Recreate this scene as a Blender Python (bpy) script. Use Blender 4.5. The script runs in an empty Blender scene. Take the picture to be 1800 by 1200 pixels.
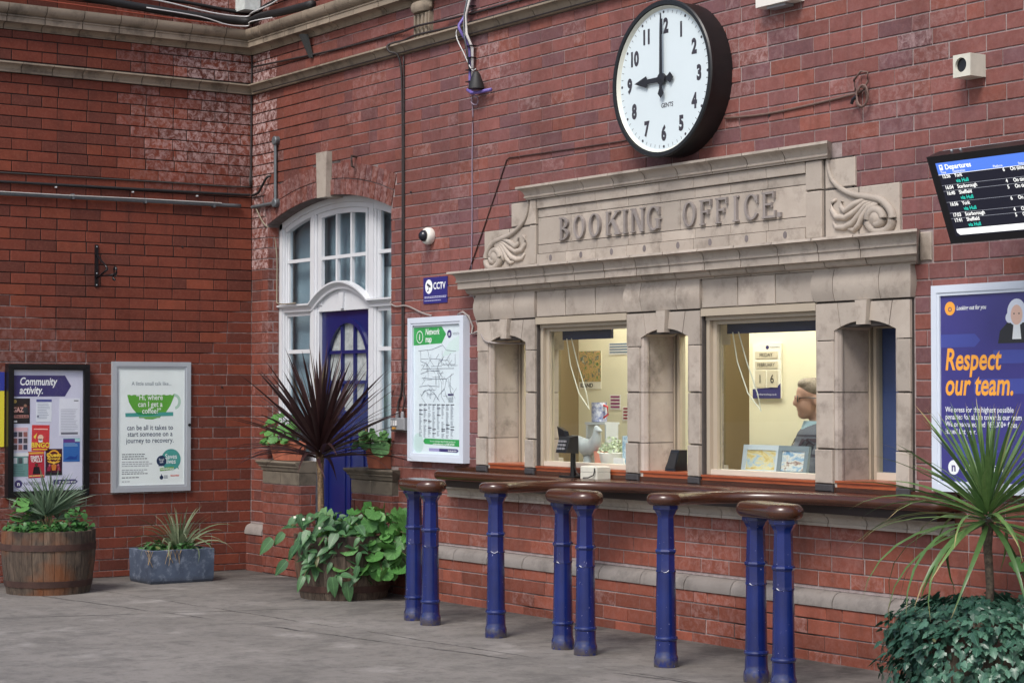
import bpy, bmesh, math, random
from math import sin, cos, pi, radians as R_, sqrt, atan2
from mathutils import Vector as V, Matrix as M4
from mathutils import noise as mnoise
from mathutils.geometry import tessellate_polygon
rnd = random.Random(7)
sc = bpy.context.scene
COL = sc.collection
# ------------------------------------------------------------------ camera
FPX = 3475.0
TH = R_(34.7); TILT = math.atan(91/FPX)
CAM = V((14.370, -7.384, 1.42))
FW = V((-cos(TH)*cos(TILT), sin(TH)*cos(TILT), sin(TILT)))
cd = bpy.data.cameras.new('camera'); cam = bpy.data.objects.new('camera', cd); COL.objects.link(cam)
cam.location = CAM; cam.rotation_euler = FW.to_track_quat('-Z', 'Y').to_euler()
cd.sensor_width = 36; cd.lens = FPX/1800*36; cd.clip_start = .1; cd.clip_end = 400
sc.camera = cam
RT = V((-FW.y, FW.x, 0)).normalized()*-1; UPV = RT.cross(FW)
def pix(p):
    v = V(p)-CAM; z = v.dot(FW)
    return 900+FPX*v.dot(RT)/z, 600-FPX*v.dot(UPV)/z, z
# ------------------------------------------------------------------ world, sun, exposure
SUN_FROM = V((.30, -.56, .77)).normalized()
w = bpy.data.worlds.new('World'); sc.world = w; w.use_nodes = True
nt = w.node_tree; nt.nodes.clear()
sky = nt.nodes.new('ShaderNodeTexSky'); sky.sky_type = 'NISHITA'; sky.sun_disc = False
sky.sun_elevation = math.asin(SUN_FROM.z); sky.sun_rotation = atan2(SUN_FROM.x, SUN_FROM.y)
sky.air_density = 1.0; sky.dust_density = 3.0; sky.ozone_density = 1.0
bg = nt.nodes.new('ShaderNodeBackground'); bg.inputs['Strength'].default_value = .105
out = nt.nodes.new('ShaderNodeOutputWorld')
nt.links.new(sky.outputs[0], bg.inputs[0]); nt.links.new(bg.outputs[0], out.inputs[0])
sl = bpy.data.lights.new('sun', 'SUN'); sl.energy = 1.45; sl.angle = R_(20); sl.color = (1, .97, .93)
so = bpy.data.objects.new('sun', sl); COL.objects.link(so); so.location = (0, -10, 12)
so.rotation_euler = (-SUN_FROM).to_track_quat('-Z', 'Y').to_euler()
sc.view_settings.view_transform = 'Standard'; sc.view_settings.look = 'None'
sc.view_settings.exposure = .84; sc.view_settings.gamma = 1; sc.view_settings.use_curve_mapping = False
sc.render.engine = 'CYCLES'
sc.cycles.max_bounces = 8; sc.cycles.transparent_max_bounces = 16

# ------------------------------------------------------------------ materials
MATS = {}
def srgb(r, g, b):
    f = lambda c: ((c/255+.055)/1.055)**2.4 if c > 10 else c/255/12.92
    return (f(r), f(g), f(b))
class NT:
    def __init__(s, name):
        s.m = bpy.data.materials.new(name); s.m.use_nodes = True; s.t = s.m.node_tree; s.n = s.t.nodes
        s.b = s.n['Principled BSDF']; s.out = s.n['Material Output']
    def node(s, typ, **kw):
        n = s.n.new(typ)
        for k, v in kw.items(): setattr(n, k, v)
        return n
    def link(s, a, b): s.t.links.new(a, b)
    def noise(s, scale, detail=4, rough=.55, vec=None, dist=0):
        n = s.node('ShaderNodeTexNoise'); n.inputs['Scale'].default_value = scale
        n.inputs['Detail'].default_value = detail; n.inputs['Roughness'].default_value = rough; n.inputs['Distortion'].default_value = dist
        s.link(vec if vec is not None else s.pos(), n.inputs['Vector']); return n.outputs[0]
    def pos(s):
        if not hasattr(s, '_p'): s._p = s.node('ShaderNodeNewGeometry').outputs['Position']
        return s._p
    def sep(s):
        if not hasattr(s, '_s'):
            n = s.node('ShaderNodeSeparateXYZ'); s.link(s.pos(), n.inputs[0]); s._s = n.outputs
        return s._s
    def obj(s):
        return s.node('ShaderNodeTexCoord').outputs['Object']
    def scalevec(s, vec, x, y, z):
        n = s.node('ShaderNodeMapping'); n.inputs['Scale'].default_value = (x, y, z); s.link(vec, n.inputs[0]); return n.outputs[0]
    def rng(s, val, a, b, c=0, d=1, smooth=False):
        n = s.node('ShaderNodeMapRange'); n.inputs[1].default_value = a; n.inputs[2].default_value = b
        n.inputs[3].default_value = c; n.inputs[4].default_value = d
        if smooth: n.interpolation_type = 'SMOOTHSTEP'
        s.link(val, n.inputs[0]); return n.outputs[0]
    def math(s, op, a, b=None):
        n = s.node('ShaderNodeMath'); n.operation = op
        for i, x in enumerate((a, b)):
            if x is None: continue
            if isinstance(x, (int, float)): n.inputs[i].default_value = x
            else: s.link(x, n.inputs[i])
        return n.outputs[0]
    def mix(s, fac, a, b, typ='MIX'):
        n = s.node('ShaderNodeMix'); n.data_type = 'RGBA'; n.blend_type = typ
        for i, x in ((0, fac), (6, a), (7, b)):
            if isinstance(x, (int, float)): n.inputs[i].default_value = x
            elif isinstance(x, tuple): n.inputs[i].default_value = (*x[:3], 1)
            else: s.link(x, n.inputs[i])
        return n.outputs[2]
    def bump(s, h, strength=.3, dist=.01):
        n = s.node('ShaderNodeBump'); n.inputs['Strength'].default_value = strength; n.inputs['Distance'].default_value = dist
        s.link(h, n.inputs['Height']); s.link(n.outputs[0], s.b.inputs['Normal'])
    def col(s, c):
        if isinstance(c, tuple): s.b.inputs['Base Color'].default_value = (*c[:3], 1)
        else: s.link(c, s.b.inputs['Base Color'])
    def rand(s): return s.node('ShaderNodeObjectInfo').outputs['Random']

def mat(name, c, rough=.6, var=.15, scale=12, bump=0, bscale=60, metal=0, c2=None, vscale=None, coat=0, rnd_amt=0, spec=.5):
    if name in MATS: return MATS[name]
    k = NT(name); c2 = c2 or tuple(x*(1-var) for x in c)
    vec = k.scalevec(k.obj(), *vscale) if vscale else None
    f = k.rng(k.noise(scale, 5, .6, vec), .3, .7)
    colr = k.mix(f, c, c2)
    if rnd_amt:
        colr = k.mix(k.rng(k.rand(), 0, 1, 0, rnd_amt), colr, tuple(x*.45 for x in c))
    k.col(colr); k.b.inputs['Roughness'].default_value = rough; k.b.inputs['Metallic'].default_value = metal
    k.b.inputs['Specular IOR Level'].default_value = spec
    if coat: k.b.inputs['Coat Weight'].default_value = coat; k.b.inputs['Coat Roughness'].default_value = .15
    if bump: k.bump(k.noise(bscale, 4, .6, vec), bump, .004)
    MATS[name] = k.m; return k.m
def emit(name, c, s):
    if name in MATS: return MATS[name]
    k = NT(name); k.col((0.01, .01, .01)); k.b.inputs['Emission Color'].default_value = (*c, 1); k.b.inputs['Emission Strength'].default_value = s
    k.b.inputs['Roughness'].default_value = .3
    MATS[name] = k.m; return k.m
def flat(r, g, b, rough=.45):
    n = 'print_%d_%d_%d' % (r, g, b)
    return mat(n, srgb(r, g, b), rough, .04, 8)
def glass(name, tint=(1, 1, 1), ior=1.5, extra=0.0, frost=0):
    if name in MATS: return MATS[name]
    k = NT(name); k.n.remove(k.b)
    t = k.node('ShaderNodeBsdfTransparent'); t.inputs[0].default_value = (*tint, 1)
    g = k.node('ShaderNodeBsdfGlossy'); g.inputs['Roughness'].default_value = .01
    fr = k.node('ShaderNodeFresnel'); fr.inputs[0].default_value = ior
    m = k.node('ShaderNodeMixShader')
    front = k.math('SUBTRACT', 1, k.node('ShaderNodeNewGeometry').outputs['Backfacing'])
    k.link(k.math('MULTIPLY', k.math('MAXIMUM', fr.outputs[0], extra), front), m.inputs[0]); k.link(t.outputs[0], m.inputs[1]); k.link(g.outputs[0], m.inputs[2])
    k.link(m.outputs[0], k.out.inputs[0]); MATS[name] = k.m; return k.m

def brick_material(name, attr):
    k = NT(name)
    if attr:
        a = k.node('ShaderNodeAttribute'); a.attribute_name = 'tone'; c = a.outputs['Color']; al = a.outputs['Alpha']
    else:
        o = k.node('ShaderNodeObjectInfo'); c = o.outputs['Color']; al = o.outputs['Alpha']
    n1 = k.noise(9, 5, .65); n2 = k.noise(60, 4, .7); n3 = k.noise(24, 6, .75, dist=.6)
    c1 = k.mix(k.rng(n1, .3, .75, 0, .35), c, (.06, .020, .014))
    c1 = k.mix(k.rng(k.noise(.9, 4, .6), .48, .72, 0, .5), c1, (.055, .022, .017))
    c1 = k.mix(k.rng(n2, .45, .8, 0, .14), c1, (.42, .2, .15))
    k.b.inputs['Specular IOR Level'].default_value = .22
    eff = k.math('MULTIPLY', k.rng(n3, .44, .62), al)
    c1 = k.mix(eff, c1, (.56, .42, .41))
    stk = k.noise(3.2, 5, .65, k.scalevec(k.pos(), 2.2, 2.2, .35)); c1 = k.mix(k.rng(stk, .54, .74, 0, .38), c1, (.045, .022, .018))
    # pale scuffs and pits
    n4 = k.noise(150, 3, .6); c1 = k.mix(k.rng(n4, .68, .78, 0, .5), c1, (.05, .02, .018))
    k.col(c1); k.link(k.rng(n1, .3, .7, .55, .85), k.b.inputs['Roughness'])
    k.bump(k.math('ADD', k.noise(90, 5, .7), k.math('MULTIPLY', n3, .8)), .35, .003)
    return k.m
BR_I = brick_material('brick_face', False); BR_A = brick_material('brick_face_far', True)

def mortar_material(name, left):
    k = NT(name); s = k.sep(); n = k.noise(2.2, 5, .6); nb = k.noise(18, 5, .7)
    dark = (.018, .015, .014); mid = (.17, .115, .10); pale = (.50, .43, .41)
    if left:
        rmp = k.node('ShaderNodeFloatCurve')                      # height up to which the wall has been repointed in pale mortar
        cv = rmp.mapping.curves[0]
        pts = [(0, .80), (.12, .79), (.28, .70), (.40, .62), (.80, .60), (.90, .70), (1, .78)]
        cv.points[0].location = pts[0]; cv.points[1].location = pts[-1]
        for p in pts[1:-1]: cv.points.new(*p)
        rmp.mapping.update()
        k.link(k.rng(s[1], -2.4, 0), rmp.inputs['Value'])
        lim = k.math('ADD', k.math('MULTIPLY', rmp.outputs[0], 2.8), k.math('MULTIPLY', k.math('SUBTRACT', n, .5), .35))
        f = k.rng(k.math('SUBTRACT', lim, s[2]), -.03, .06)
        c = k.mix(f, dark, k.mix(k.rng(nb, .35, .65), mid, pale))
    else:
        a = k.math('ADD', k.rng(s[0], .5, 3.2), k.math('MULTIPLY', k.math('SUBTRACT', n, .5), 1.3))
        b = k.rng(s[2], 2.2, 3.2)
        f = k.math('MAXIMUM', k.rng(a, .2, .6), k.math('SUBTRACT', 1, b))
        c = k.mix(f, dark, k.mix(k.rng(nb, .3, .65), (.22, .165, .155), (.37, .31, .305)))
        low = k.math('MULTIPLY', k.rng(s[2], .36, .24), k.rng(k.noise(1.4, 3), .46, .56))
        c = k.mix(low, c, dark)
    k.col(c); k.b.inputs['Roughness'].default_value = .95
    k.bump(k.noise(120, 4, .7), .6, .004); return k.m
MORT_L = mortar_material('mortar_left', True); MORT_R = mortar_material('mortar_right', False)

def stone_material(name, c, c2, stain, sscale=6, rough=.75, amt=.7):
    k = NT(name); r = k.rand()
    f = k.rng(k.noise(5, 6, .65), .3, .7); col = k.mix(f, c, c2)
    col = k.mix(k.rng(r, 0, 1, 0, .6), col, tuple(x*.58 for x in c))
    col = k.mix(k.rng(k.noise(sscale, 7, .72), .5, .74, 0, amt), col, stain)
    col = k.mix(k.rng(k.noise(140, 3, .6), .6, .8, 0, .4), col, tuple(x*.5 for x in c))
    k.col(col); k.b.inputs['Roughness'].default_value = rough
    k.bump(k.noise(70, 6, .7), .25, .004); return k.m
STONE = stone_material('buff_terracotta', srgb(184, 173, 161), srgb(165, 153, 141), srgb(96, 86, 77))
STONE_D = stone_material('weathered_cornice', srgb(158, 144, 126), srgb(138, 124, 108), srgb(60, 54, 46), 5, .8, .8)
STONE_P = stone_material('plinth_stone', srgb(146, 139, 134), srgb(122, 115, 110), srgb(64, 60, 58), 4, .8, .8)
STONE_S = stone_material('reveal_stone', srgb(186, 174, 164), srgb(162, 150, 140), srgb(70, 62, 54), 4, .8, .8)
STONE_C = stone_material('mossy_cap_stone', srgb(122, 112, 98), srgb(98, 90, 78), srgb(50, 46, 40), 5, .85, .8)
LETTER = stone_material('letter_stone', srgb(152, 144, 140), srgb(134, 126, 122), srgb(100, 92, 88))
JOINT = mat('dark_joint', (.07, .06, .055), .95, .3, 30)

def paint_blue():
    k = NT('blue_paint')
    c = k.mix(k.rng(k.noise(6, 4), .3, .7), srgb(20, 37, 100), srgb(15, 28, 82))
    c = k.mix(k.rng(k.noise(55, 3, .55), .71, .735, 0, .8), c, srgb(150, 150, 190))      # chips
    s = k.sep(); low = k.math('MULTIPLY', k.rng(s[2], .09, .0), k.rng(k.noise(30, 6), .38, .55))
    c = k.mix(low, c, srgb(70, 64, 62))
    k.col(c); k.b.inputs['Roughness'].default_value = .22; k.b.inputs['Coat Weight'].default_value = .5
    k.bump(k.noise(30, 4), .15, .004); return k.m
BLUE = paint_blue()
DOORBLUE = mat('door_blue', srgb(20, 30, 92), .3, .1, 4, coat=.3)
def wood_material(name, c, c2, c3, vs, rough=.32):
    k = NT(name); vec = k.scalevec(k.obj(), *vs)
    n = k.noise(5, 6, .6, vec, 1.2); wv = k.noise(28, 3, .6, vec, .5)
    col = k.mix(k.rng(n, .3, .7), c, c2); col = k.mix(k.rng(wv, .5, .7, 0, .6), col, c3)
    big = k.noise(1.7, 3); col = k.mix(k.rng(big, .45, .7, 0, .3), col, tuple(x*1.4 for x in c))
    k.col(col); k.link(k.rng(big, .3, .7, rough-.04, rough+.06), k.b.inputs['Roughness'])
    k.b.inputs['Coat Weight'].default_value = .2; k.b.inputs['Coat Roughness'].default_value = .2; return k.m
WOOD = wood_material('dark_polished_wood', srgb(74, 42, 28), srgb(56, 31, 22), srgb(38, 22, 17), (1, 14, 14), .2)
WOOD_R = wood_material('red_varnished_wood', srgb(164, 84, 46), srgb(134, 60, 34), srgb(96, 40, 24), (1, 10, 10), .35)
def stave_material():
    k = NT('weathered_oak'); o = k.obj(); vec = k.scalevec(k.pos(), 9, 9, .9)
    n = k.noise(4, 6, .65, vec, .4); n2 = k.noise(20, 4, .6, vec)
    c = k.mix(k.rng(n, .35, .65), srgb(100, 86, 73), srgb(40, 34, 30))
    c = k.mix(k.rng(n2, .45, .75, 0, .45), c, srgb(128, 112, 94))
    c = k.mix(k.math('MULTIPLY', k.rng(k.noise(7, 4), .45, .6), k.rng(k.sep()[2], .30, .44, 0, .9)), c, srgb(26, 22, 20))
    c = k.mix(k.rng(k.rand(), 0, 1, 0, .5), c, srgb(50, 36, 28))
    c = k.mix(k.rng(k.noise(3, 4), .5, .72, 0, .75), c, srgb(122, 70, 34))
    k.col(c); k.b.inputs['Roughness'].default_value = .85; k.bump(n2, .5, .006); return k.m
STAVE = stave_material()
HOOP = mat('rusty_hoop', srgb(78, 54, 46), .75, .4, 14, .4, 60, .2, c2=srgb(58, 40, 36))
SOIL = mat('soil', (.025, .018, .012), .95, .5, 40, .8, 60)
WHITE = mat('white_gloss_paint', (.62, .64, .67), .35, .06, 6)
ALU = mat('silver_frame', srgb(188, 194, 200), .35, .06, 5, metal=.35)
ALU_R = mat('white_frame', srgb(206, 214, 226), .35, .06, 5)
BLACK = mat('black_gloss', (.008, .008, .010), .3, .2, 8)
BLACK_R = mat('black_rubber', (.016, .016, .017), .6, .3, 20)
TAN = mat('tan_window_frame', srgb(172, 160, 142), .45, .08, 6)
CREAM = mat('cream_wall', srgb(232, 224, 192), .7, .05, 2)
NAVY = mat('navy_blind', srgb(36, 40, 84), .6, .1, 6)
PANE = glass('window_glass', (.93, .96, .95))
PANE_D = glass('old_glass', (.86, .92, .95), 1.6, .10)
COVER = glass('poster_cover', (1, 1, 1), 1.38)
PLASTIC_G = mat('grey_plastic', srgb(140, 142, 146), .5, .06, 8)
CREAM_P = mat('cream_plastic', srgb(206, 204, 190), .5, .12, 20)
CONDUIT = mat('grey_conduit', srgb(112, 118, 122), .45, .25, 20, metal=.4)

def leaf_material(name, c, c2, rough=.45, vein=None, tips=None):
    k = NT(name); col = k.mix(k.rng(k.rand(), 0, 1), c, c2)
    a = k.noise(26, 3); col = k.mix(k.rng(a, .35, .75, 0, .5), col, tuple(x*.6 for x in c))
    r2 = k.math('FRACT', k.math('MULTIPLY', k.rand(), 7.31))
    if vein:
        sp = k.node('ShaderNodeSeparateXYZ'); k.link(k.obj(), sp.inputs[0])
        if vein == 'rad':
            v = k.math('ABSOLUTE', k.math('SINE', k.math('MULTIPLY', k.math('ARCTAN2', sp.outputs[1], sp.outputs[0]), 3.5))); m_ = k.rng(v, .0, .22, .8, 0)
        else:
            y = k.math('ABSOLUTE', sp.outputs[1]); m1 = k.rng(y, .004, .022, 1, 0)
            m2 = k.rng(k.math('ABSOLUTE', k.math('SINE', k.math('MULTIPLY', k.math('SUBTRACT', sp.outputs[0], y), 22))), 0, .25, .5, 0); m_ = k.math('MAXIMUM', m1, m2)
        col = k.mix(k.math('MULTIPLY', m_, .5), col, tuple(min(1, x*1.9) for x in c2))
    if tips:
        at = k.node('ShaderNodeAttribute'); at.attribute_name = 'along'
        f = k.math('MULTIPLY', k.rng(k.math('ADD', at.outputs['Fac'], k.math('MULTIPLY', r2, .22)), .98, 1.12), .9); col = k.mix(f, col, tips)
    dead = k.math('GREATER_THAN', r2, .98); col = k.mix(k.math('MULTIPLY', dead, .55), col, (.16, .12, .04))
    k.col(col); k.b.inputs['Roughness'].default_value = rough
    tr = k.node('ShaderNodeBsdfTranslucent'); k.link(col, tr.inputs[0])
    m = k.node('ShaderNodeMixShader'); m.inputs[0].default_value = .18
    k.link(k.b.outputs[0], m.inputs[1]); k.link(tr.outputs[0], m.inputs[2]); k.link(m.outputs[0], k.out.inputs[0])
    return k.m
LF_CORD = leaf_material('bronze_leaf', (.030, .013, .014), (.058, .026, .026), .38, None, (.10, .05, .04))
LF_GREEN = leaf_material('sword_green', (.07, .15, .045), (.15, .26, .08), .4, None, (.45, .32, .16))
LF_IVY = leaf_material('ivy_green', (.026, .082, .055), (.11, .23, .155), .33, 'rad')
LF_GER = leaf_material('round_leaf_green', (.055, .18, .038), (.12, .29, .075), .5, 'rad')
LF_DARK = leaf_material('pointed_leaf_green', (.035, .10, .04), (.085, .19, .075), .45, 'mid')
LF_BED = leaf_material('bedding_green', (.03, .11, .025), (.07, .20, .05), .5)
LF_FAN = leaf_material('fan_palm_green', (.075, .13, .075), (.14, .20, .13), .5)
LF_STRAP = leaf_material('strap_green', (.10, .15, .07), (.30, .34, .22), .5)
LF_DRY = leaf_material('dry_straw', (.40, .28, .14), (.5, .38, .22), .7)
STEM = mat('stem', (.10, .10, .04), .7, .3, 20)

# ------------------------------------------------------------------ mesh helpers
LOCAL = set()
class MB:
    def __init__(s): s.v = []; s.f = []
    def quadstrip(s, rings, closed=True, cap0=False, cap1=False):
        b = len(s.v); n = len(rings[0])
        for r in rings: s.v += [tuple(p) for p in r]
        for i in range(len(rings)-1):
            for j in range(n if closed else n-1):
                a = b+i*n+j; c = b+i*n+(j+1) % n
                s.f.append((a, c, c+n, a+n))
        if cap0: s.f.append(tuple(b+j for j in range(n))[::-1])
        if cap1: s.f.append(tuple(b+(len(rings)-1)*n+j for j in range(n)))
        return s
    def box(s, x0, x1, y0, y1, z0, z1):
        b = len(s.v)
        s.v += [(x, y, z) for z in (z0, z1) for (x, y) in ((x0, y0), (x1, y0), (x1, y1), (x0, y1))]
        for q in ((3, 2, 1, 0), (4, 5, 6, 7), (0, 1, 5, 4), (1, 2, 6, 5), (2, 3, 7, 6), (3, 0, 4, 7)): s.f.append(tuple(b+i for i in q))
        return s
    def hull(s, lo, hi):       # frustum from two quads
        return s.quadstrip([lo, hi], True, True, True)
    def lathe(s, prof, c=(0, 0, 0), n=24, ax=None, squash=1):
        rings = []
        for r, z in prof:
            rings.append([(c[0]+r*cos(2*pi*j/n), c[1]+r*sin(2*pi*j/n)*squash, c[2]+z) for j in range(n)])
        return s.quadstrip(rings, True, prof[0][0] > 1e-6, prof[-1][0] > 1e-6)
    def tube(s, pts, r, n=8, cap=True, flatz=1):
        pts = [V(p) for p in pts]; rings = []; up = V((0, 0, 1))
        for i, p in enumerate(pts):
            d = (pts[min(i+1, len(pts)-1)]-pts[max(i-1, 0)]).normalized()
            a = d.cross(up)
            if a.length < .05: a = d.cross(V((1, 0, 0)))
            a.normalize(); b = a.cross(d)
            rr = r[i] if isinstance(r, (list, tuple)) else r
            rings.append([p+a*cos(2*pi*j/n)*rr+b*sin(2*pi*j/n)*rr*flatz for j in range(n)])
        return s.quadstrip(rings, True, cap, cap)
    def disc(s, c, r, n=20, nrm='z'):
        b = len(s.v); s.v += [(c[0]+r*cos(2*pi*j/n), c[1]+r*sin(2*pi*j/n), c[2]) for j in range(n)]; s.f.append(tuple(range(b, b+n))); return s
    def map(s, fn): s.v = [tuple(fn(V(p))) for p in s.v]; return s
    def mesh(s, name):
        m = bpy.data.meshes.new(name); m.from_pydata(s.v, [], s.f); m.update(); return m
    def build(s, name, material, parent=None, smooth=False, fix=True):
        m = s.mesh(name)
        if fix:
            b = bmesh.new(); b.from_mesh(m); bmesh.ops.recalc_face_normals(b, faces=b.faces); b.to_mesh(m); b.free()
        if smooth: m.shade_smooth() if smooth is True else smooth_by_angle(m, smooth)
        return link(name, m, material, parent)
def smooth_by_angle(m, ang):
    b = bmesh.new(); b.from_mesh(m)
    for e in b.edges:
        e.smooth = not (len(e.link_faces) == 2 and e.calc_face_angle(0) > R_(ang))
    for f in b.faces: f.smooth = True
    b.to_mesh(m); b.free()
def link(name, mesh, material, parent=None):
    o = bpy.data.objects.new(name, mesh)
    if material is not None and len(mesh.materials) == 0: mesh.materials.append(material)
    COL.objects.link(o)
    if parent is not None:
        o.parent = parent
        if parent.name not in LOCAL:
            o.matrix_parent_inverse = M4.Translation(-parent.location) if parent.parent is None else M4()
        else: LOCAL.add(o.name)
    return o
def thing(name, label, cat, loc=(0, 0, 0), group=None, local=False):
    o = bpy.data.objects.new(name, None); COL.objects.link(o); o.location = loc; o.empty_display_size = .1
    o['label'] = label; o['category'] = cat
    if group: o['group'] = group
    if local: LOCAL.add(o.name)
    return o
def tag(o, label, cat, group=None):
    o['label'] = label; o['category'] = cat
    if group: o['group'] = group
    return o
def copy_tree(o, parent=None):
    c = o.copy(); COL.objects.link(c)
    if parent is not None: c.parent = parent
    for ch in list(o.children): copy_tree(ch, c)
    return c
class Frame:
    """u along the wall, v up, d out of the wall"""
    def __init__(s, o, ex, ez, n): s.o, s.ex, s.ez, s.n = V(o), V(ex), V(ez), V(n)
    def __call__(s, u, v, d=0): return s.o+s.ex*u+s.ez*v+s.n*d
FR = Frame((0, 0, 0), (1, 0, 0), (0, 0, 1), (0, -1, 0))
FL = Frame((0, 0, 0), (0, 1, 0), (0, 0, 1), (1, 0, 0))
def fbox(fr, u0, u1, v0, v1, d0, d1, mb=None):
    mb = mb or MB(); b = len(mb.v)
    mb.v += [tuple(fr(u, v, d)) for d in (d0, d1) for (u, v) in ((u0, v0), (u1, v0), (u1, v1), (u0, v1))]
    for q in ((3, 2, 1, 0), (4, 5, 6, 7), (0, 1, 5, 4), (1, 2, 6, 5), (2, 3, 7, 6), (3, 0, 4, 7)): mb.f.append(tuple(b+i for i in q))
    return mb
def bevbox(fr, u0, u1, v0, v1, d0, d1, bv, mb=None):
    mb = mb or MB(); b = len(mb.v)
    def ring(i, d): return [tuple(fr(u, v, d)) for (u, v) in ((u0+i, v0+i), (u1-i, v0+i), (u1-i, v1-i), (u0+i, v1-i))]
    mb.quadstrip([ring(0, d0), ring(0, d1-bv), ring(bv, d1)], True, False, True); return mb
def fpoly(fr, pts, d0, d1, mb=None):
    mb = mb or MB(); b = len(mb.v); n = len(pts)
    if d0 is None:
        mb.v += [tuple(fr(u, v, d1)) for u, v in pts]; mb.f.append(tuple(range(b, b+n))); return mb
    mb.quadstrip([[fr(u, v, d0) for u, v in pts], [fr(u, v, d1) for u, v in pts]], True, True, True); return mb
def circ(u, v, r, n=28, a0=0, a1=2*pi, ry=None):
    full = abs(a1-a0-2*pi) < 1e-6
    return [(u+r*cos(a0+(a1-a0)*i/(n if full else n-1)), v+(ry or r)*sin(a0+(a1-a0)*i/(n if full else n-1))) for i in range(n)]
def ring_poly(fr, outer, inner, d0, d1, mb=None):
    mb = mb or MB()
    mb.quadstrip([[fr(u, v, d0) for u, v in outer], [fr(u, v, d1) for u, v in outer], [fr(u, v, d1) for u, v in inner], [fr(u, v, d0) for u, v in inner]], True)
    return mb
def print_(fr, pts, d, material, parent, name='print'): return fpoly(fr, pts, None, d).build(name, material, parent, fix=False)
def rect(u0, u1, v0, v1): return [(u0, v0), (u1, v0), (u1, v1), (u0, v1)]
def T(fr, u, v, body, size, material, parent, align='LEFT', shear=0, bold=0, xs=1, d=.004, thick=0, name='lettering'):
    c = bpy.data.curves.new(name, 'FONT'); c.body = body; c.size = size; c.align_x = align; c.shear = shear; c.offset = bold*size
    c.resolution_u = 3; c.fill_mode = 'FRONT' if not thick else 'BOTH'; c.extrude = thick
    o = bpy.data.objects.new(name, c)
    m = bpy.data.meshes.new_from_object(o); bpy.data.objects.remove(o); bpy.data.curves.remove(c)
    m.transform(M4(((fr.ex.x*xs, fr.ez.x, fr.n.x, 0), (fr.ex.y*xs, fr.ez.y, fr.n.y, 0), (fr.ex.z*xs, fr.ez.z, fr.n.z, 0), (0, 0, 0, 1))))
    m.transform(M4.Translation(fr(u, v, d))); m.materials.clear()
    return link(name, m, material, parent)
def sub(fr, u, v, d=0): return Frame(fr(u, v, d), fr.ex, fr.ez, fr.n)
# ------------------------------------------------------------------ pavement
def pavement_material():
    k = NT('worn_concrete'); s = k.sep(); st = k.scalevec(k.pos(), 1, .8, 1)
    n = k.noise(.9, 6, .6); n2 = k.noise(3.4, 10, .75, st, .2); n3 = k.noise(45, 5, .7)
    c = k.mix(k.rng(n, .3, .7), srgb(132, 127, 122), srgb(110, 106, 101))
    c = k.mix(k.rng(n2, .48, .68, 0, .62), c, srgb(72, 69, 66))
    c = k.mix(k.rng(k.noise(11, 9, .8), .5, .68, 0, .75), c, srgb(74, 70, 67))
    c = k.mix(k.rng(k.noise(2.1, 5, .6), .58, .75, 0, .6), c, srgb(168, 163, 158))
    c = k.mix(k.rng(n3, .55, .8, 0, .45), c, srgb(80, 76, 74))
    c = k.mix(k.rng(k.noise(160, 2), .70, .74, 0, .55), c, srgb(190, 186, 182))
    # darker mottling towards the foot of the walls
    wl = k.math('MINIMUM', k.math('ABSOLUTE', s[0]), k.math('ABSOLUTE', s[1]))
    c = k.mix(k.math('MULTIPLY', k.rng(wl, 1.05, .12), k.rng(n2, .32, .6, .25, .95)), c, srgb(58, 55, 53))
    # cracks
    for (px, py, dx, dy, wd) in ((4.5, -1.55, .98, .18, .006), (2.2, -3.0, .3, .95, .006), (6.2, -1.15, .99, .1, .004)):
        q = k.math('ABSOLUTE', k.math('ADD', k.math('ADD', k.math('MULTIPLY', k.math('SUBTRACT', s[0], px), -dy), k.math('MULTIPLY', k.math('SUBTRACT', s[1], py), dx)), k.math('MULTIPLY', k.math('SUBTRACT', k.noise(2.5, 5, .7), .5), .12)))
        c = k.mix(k.math('MULTIPLY', k.rng(q, wd*2.6, wd*.8), k.rng(k.noise(1.3, 3), .42, .52)), c, srgb(44, 42, 41))
    k.col(c); k.link(k.rng(n2, .3, .7, .6, .9), k.b.inputs['Roughness'])
    k.bump(k.math('ADD', k.noise(28, 6, .7), n3), .3, .004); return k.m
g = MB(); N = 40
g.v = [(-60+160*i/N, -100+110*j/N, 0) for j in range(N+1) for i in range(N+1)]
g.f = [(j*(N+1)+i, j*(N+1)+i+1, (j+1)*(N+1)+i+1, (j+1)*(N+1)+i) for j in range(N) for i in range(N)]
gp = g.build('pavement', pavement_material()); gp['kind'] = 'structure'

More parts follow.
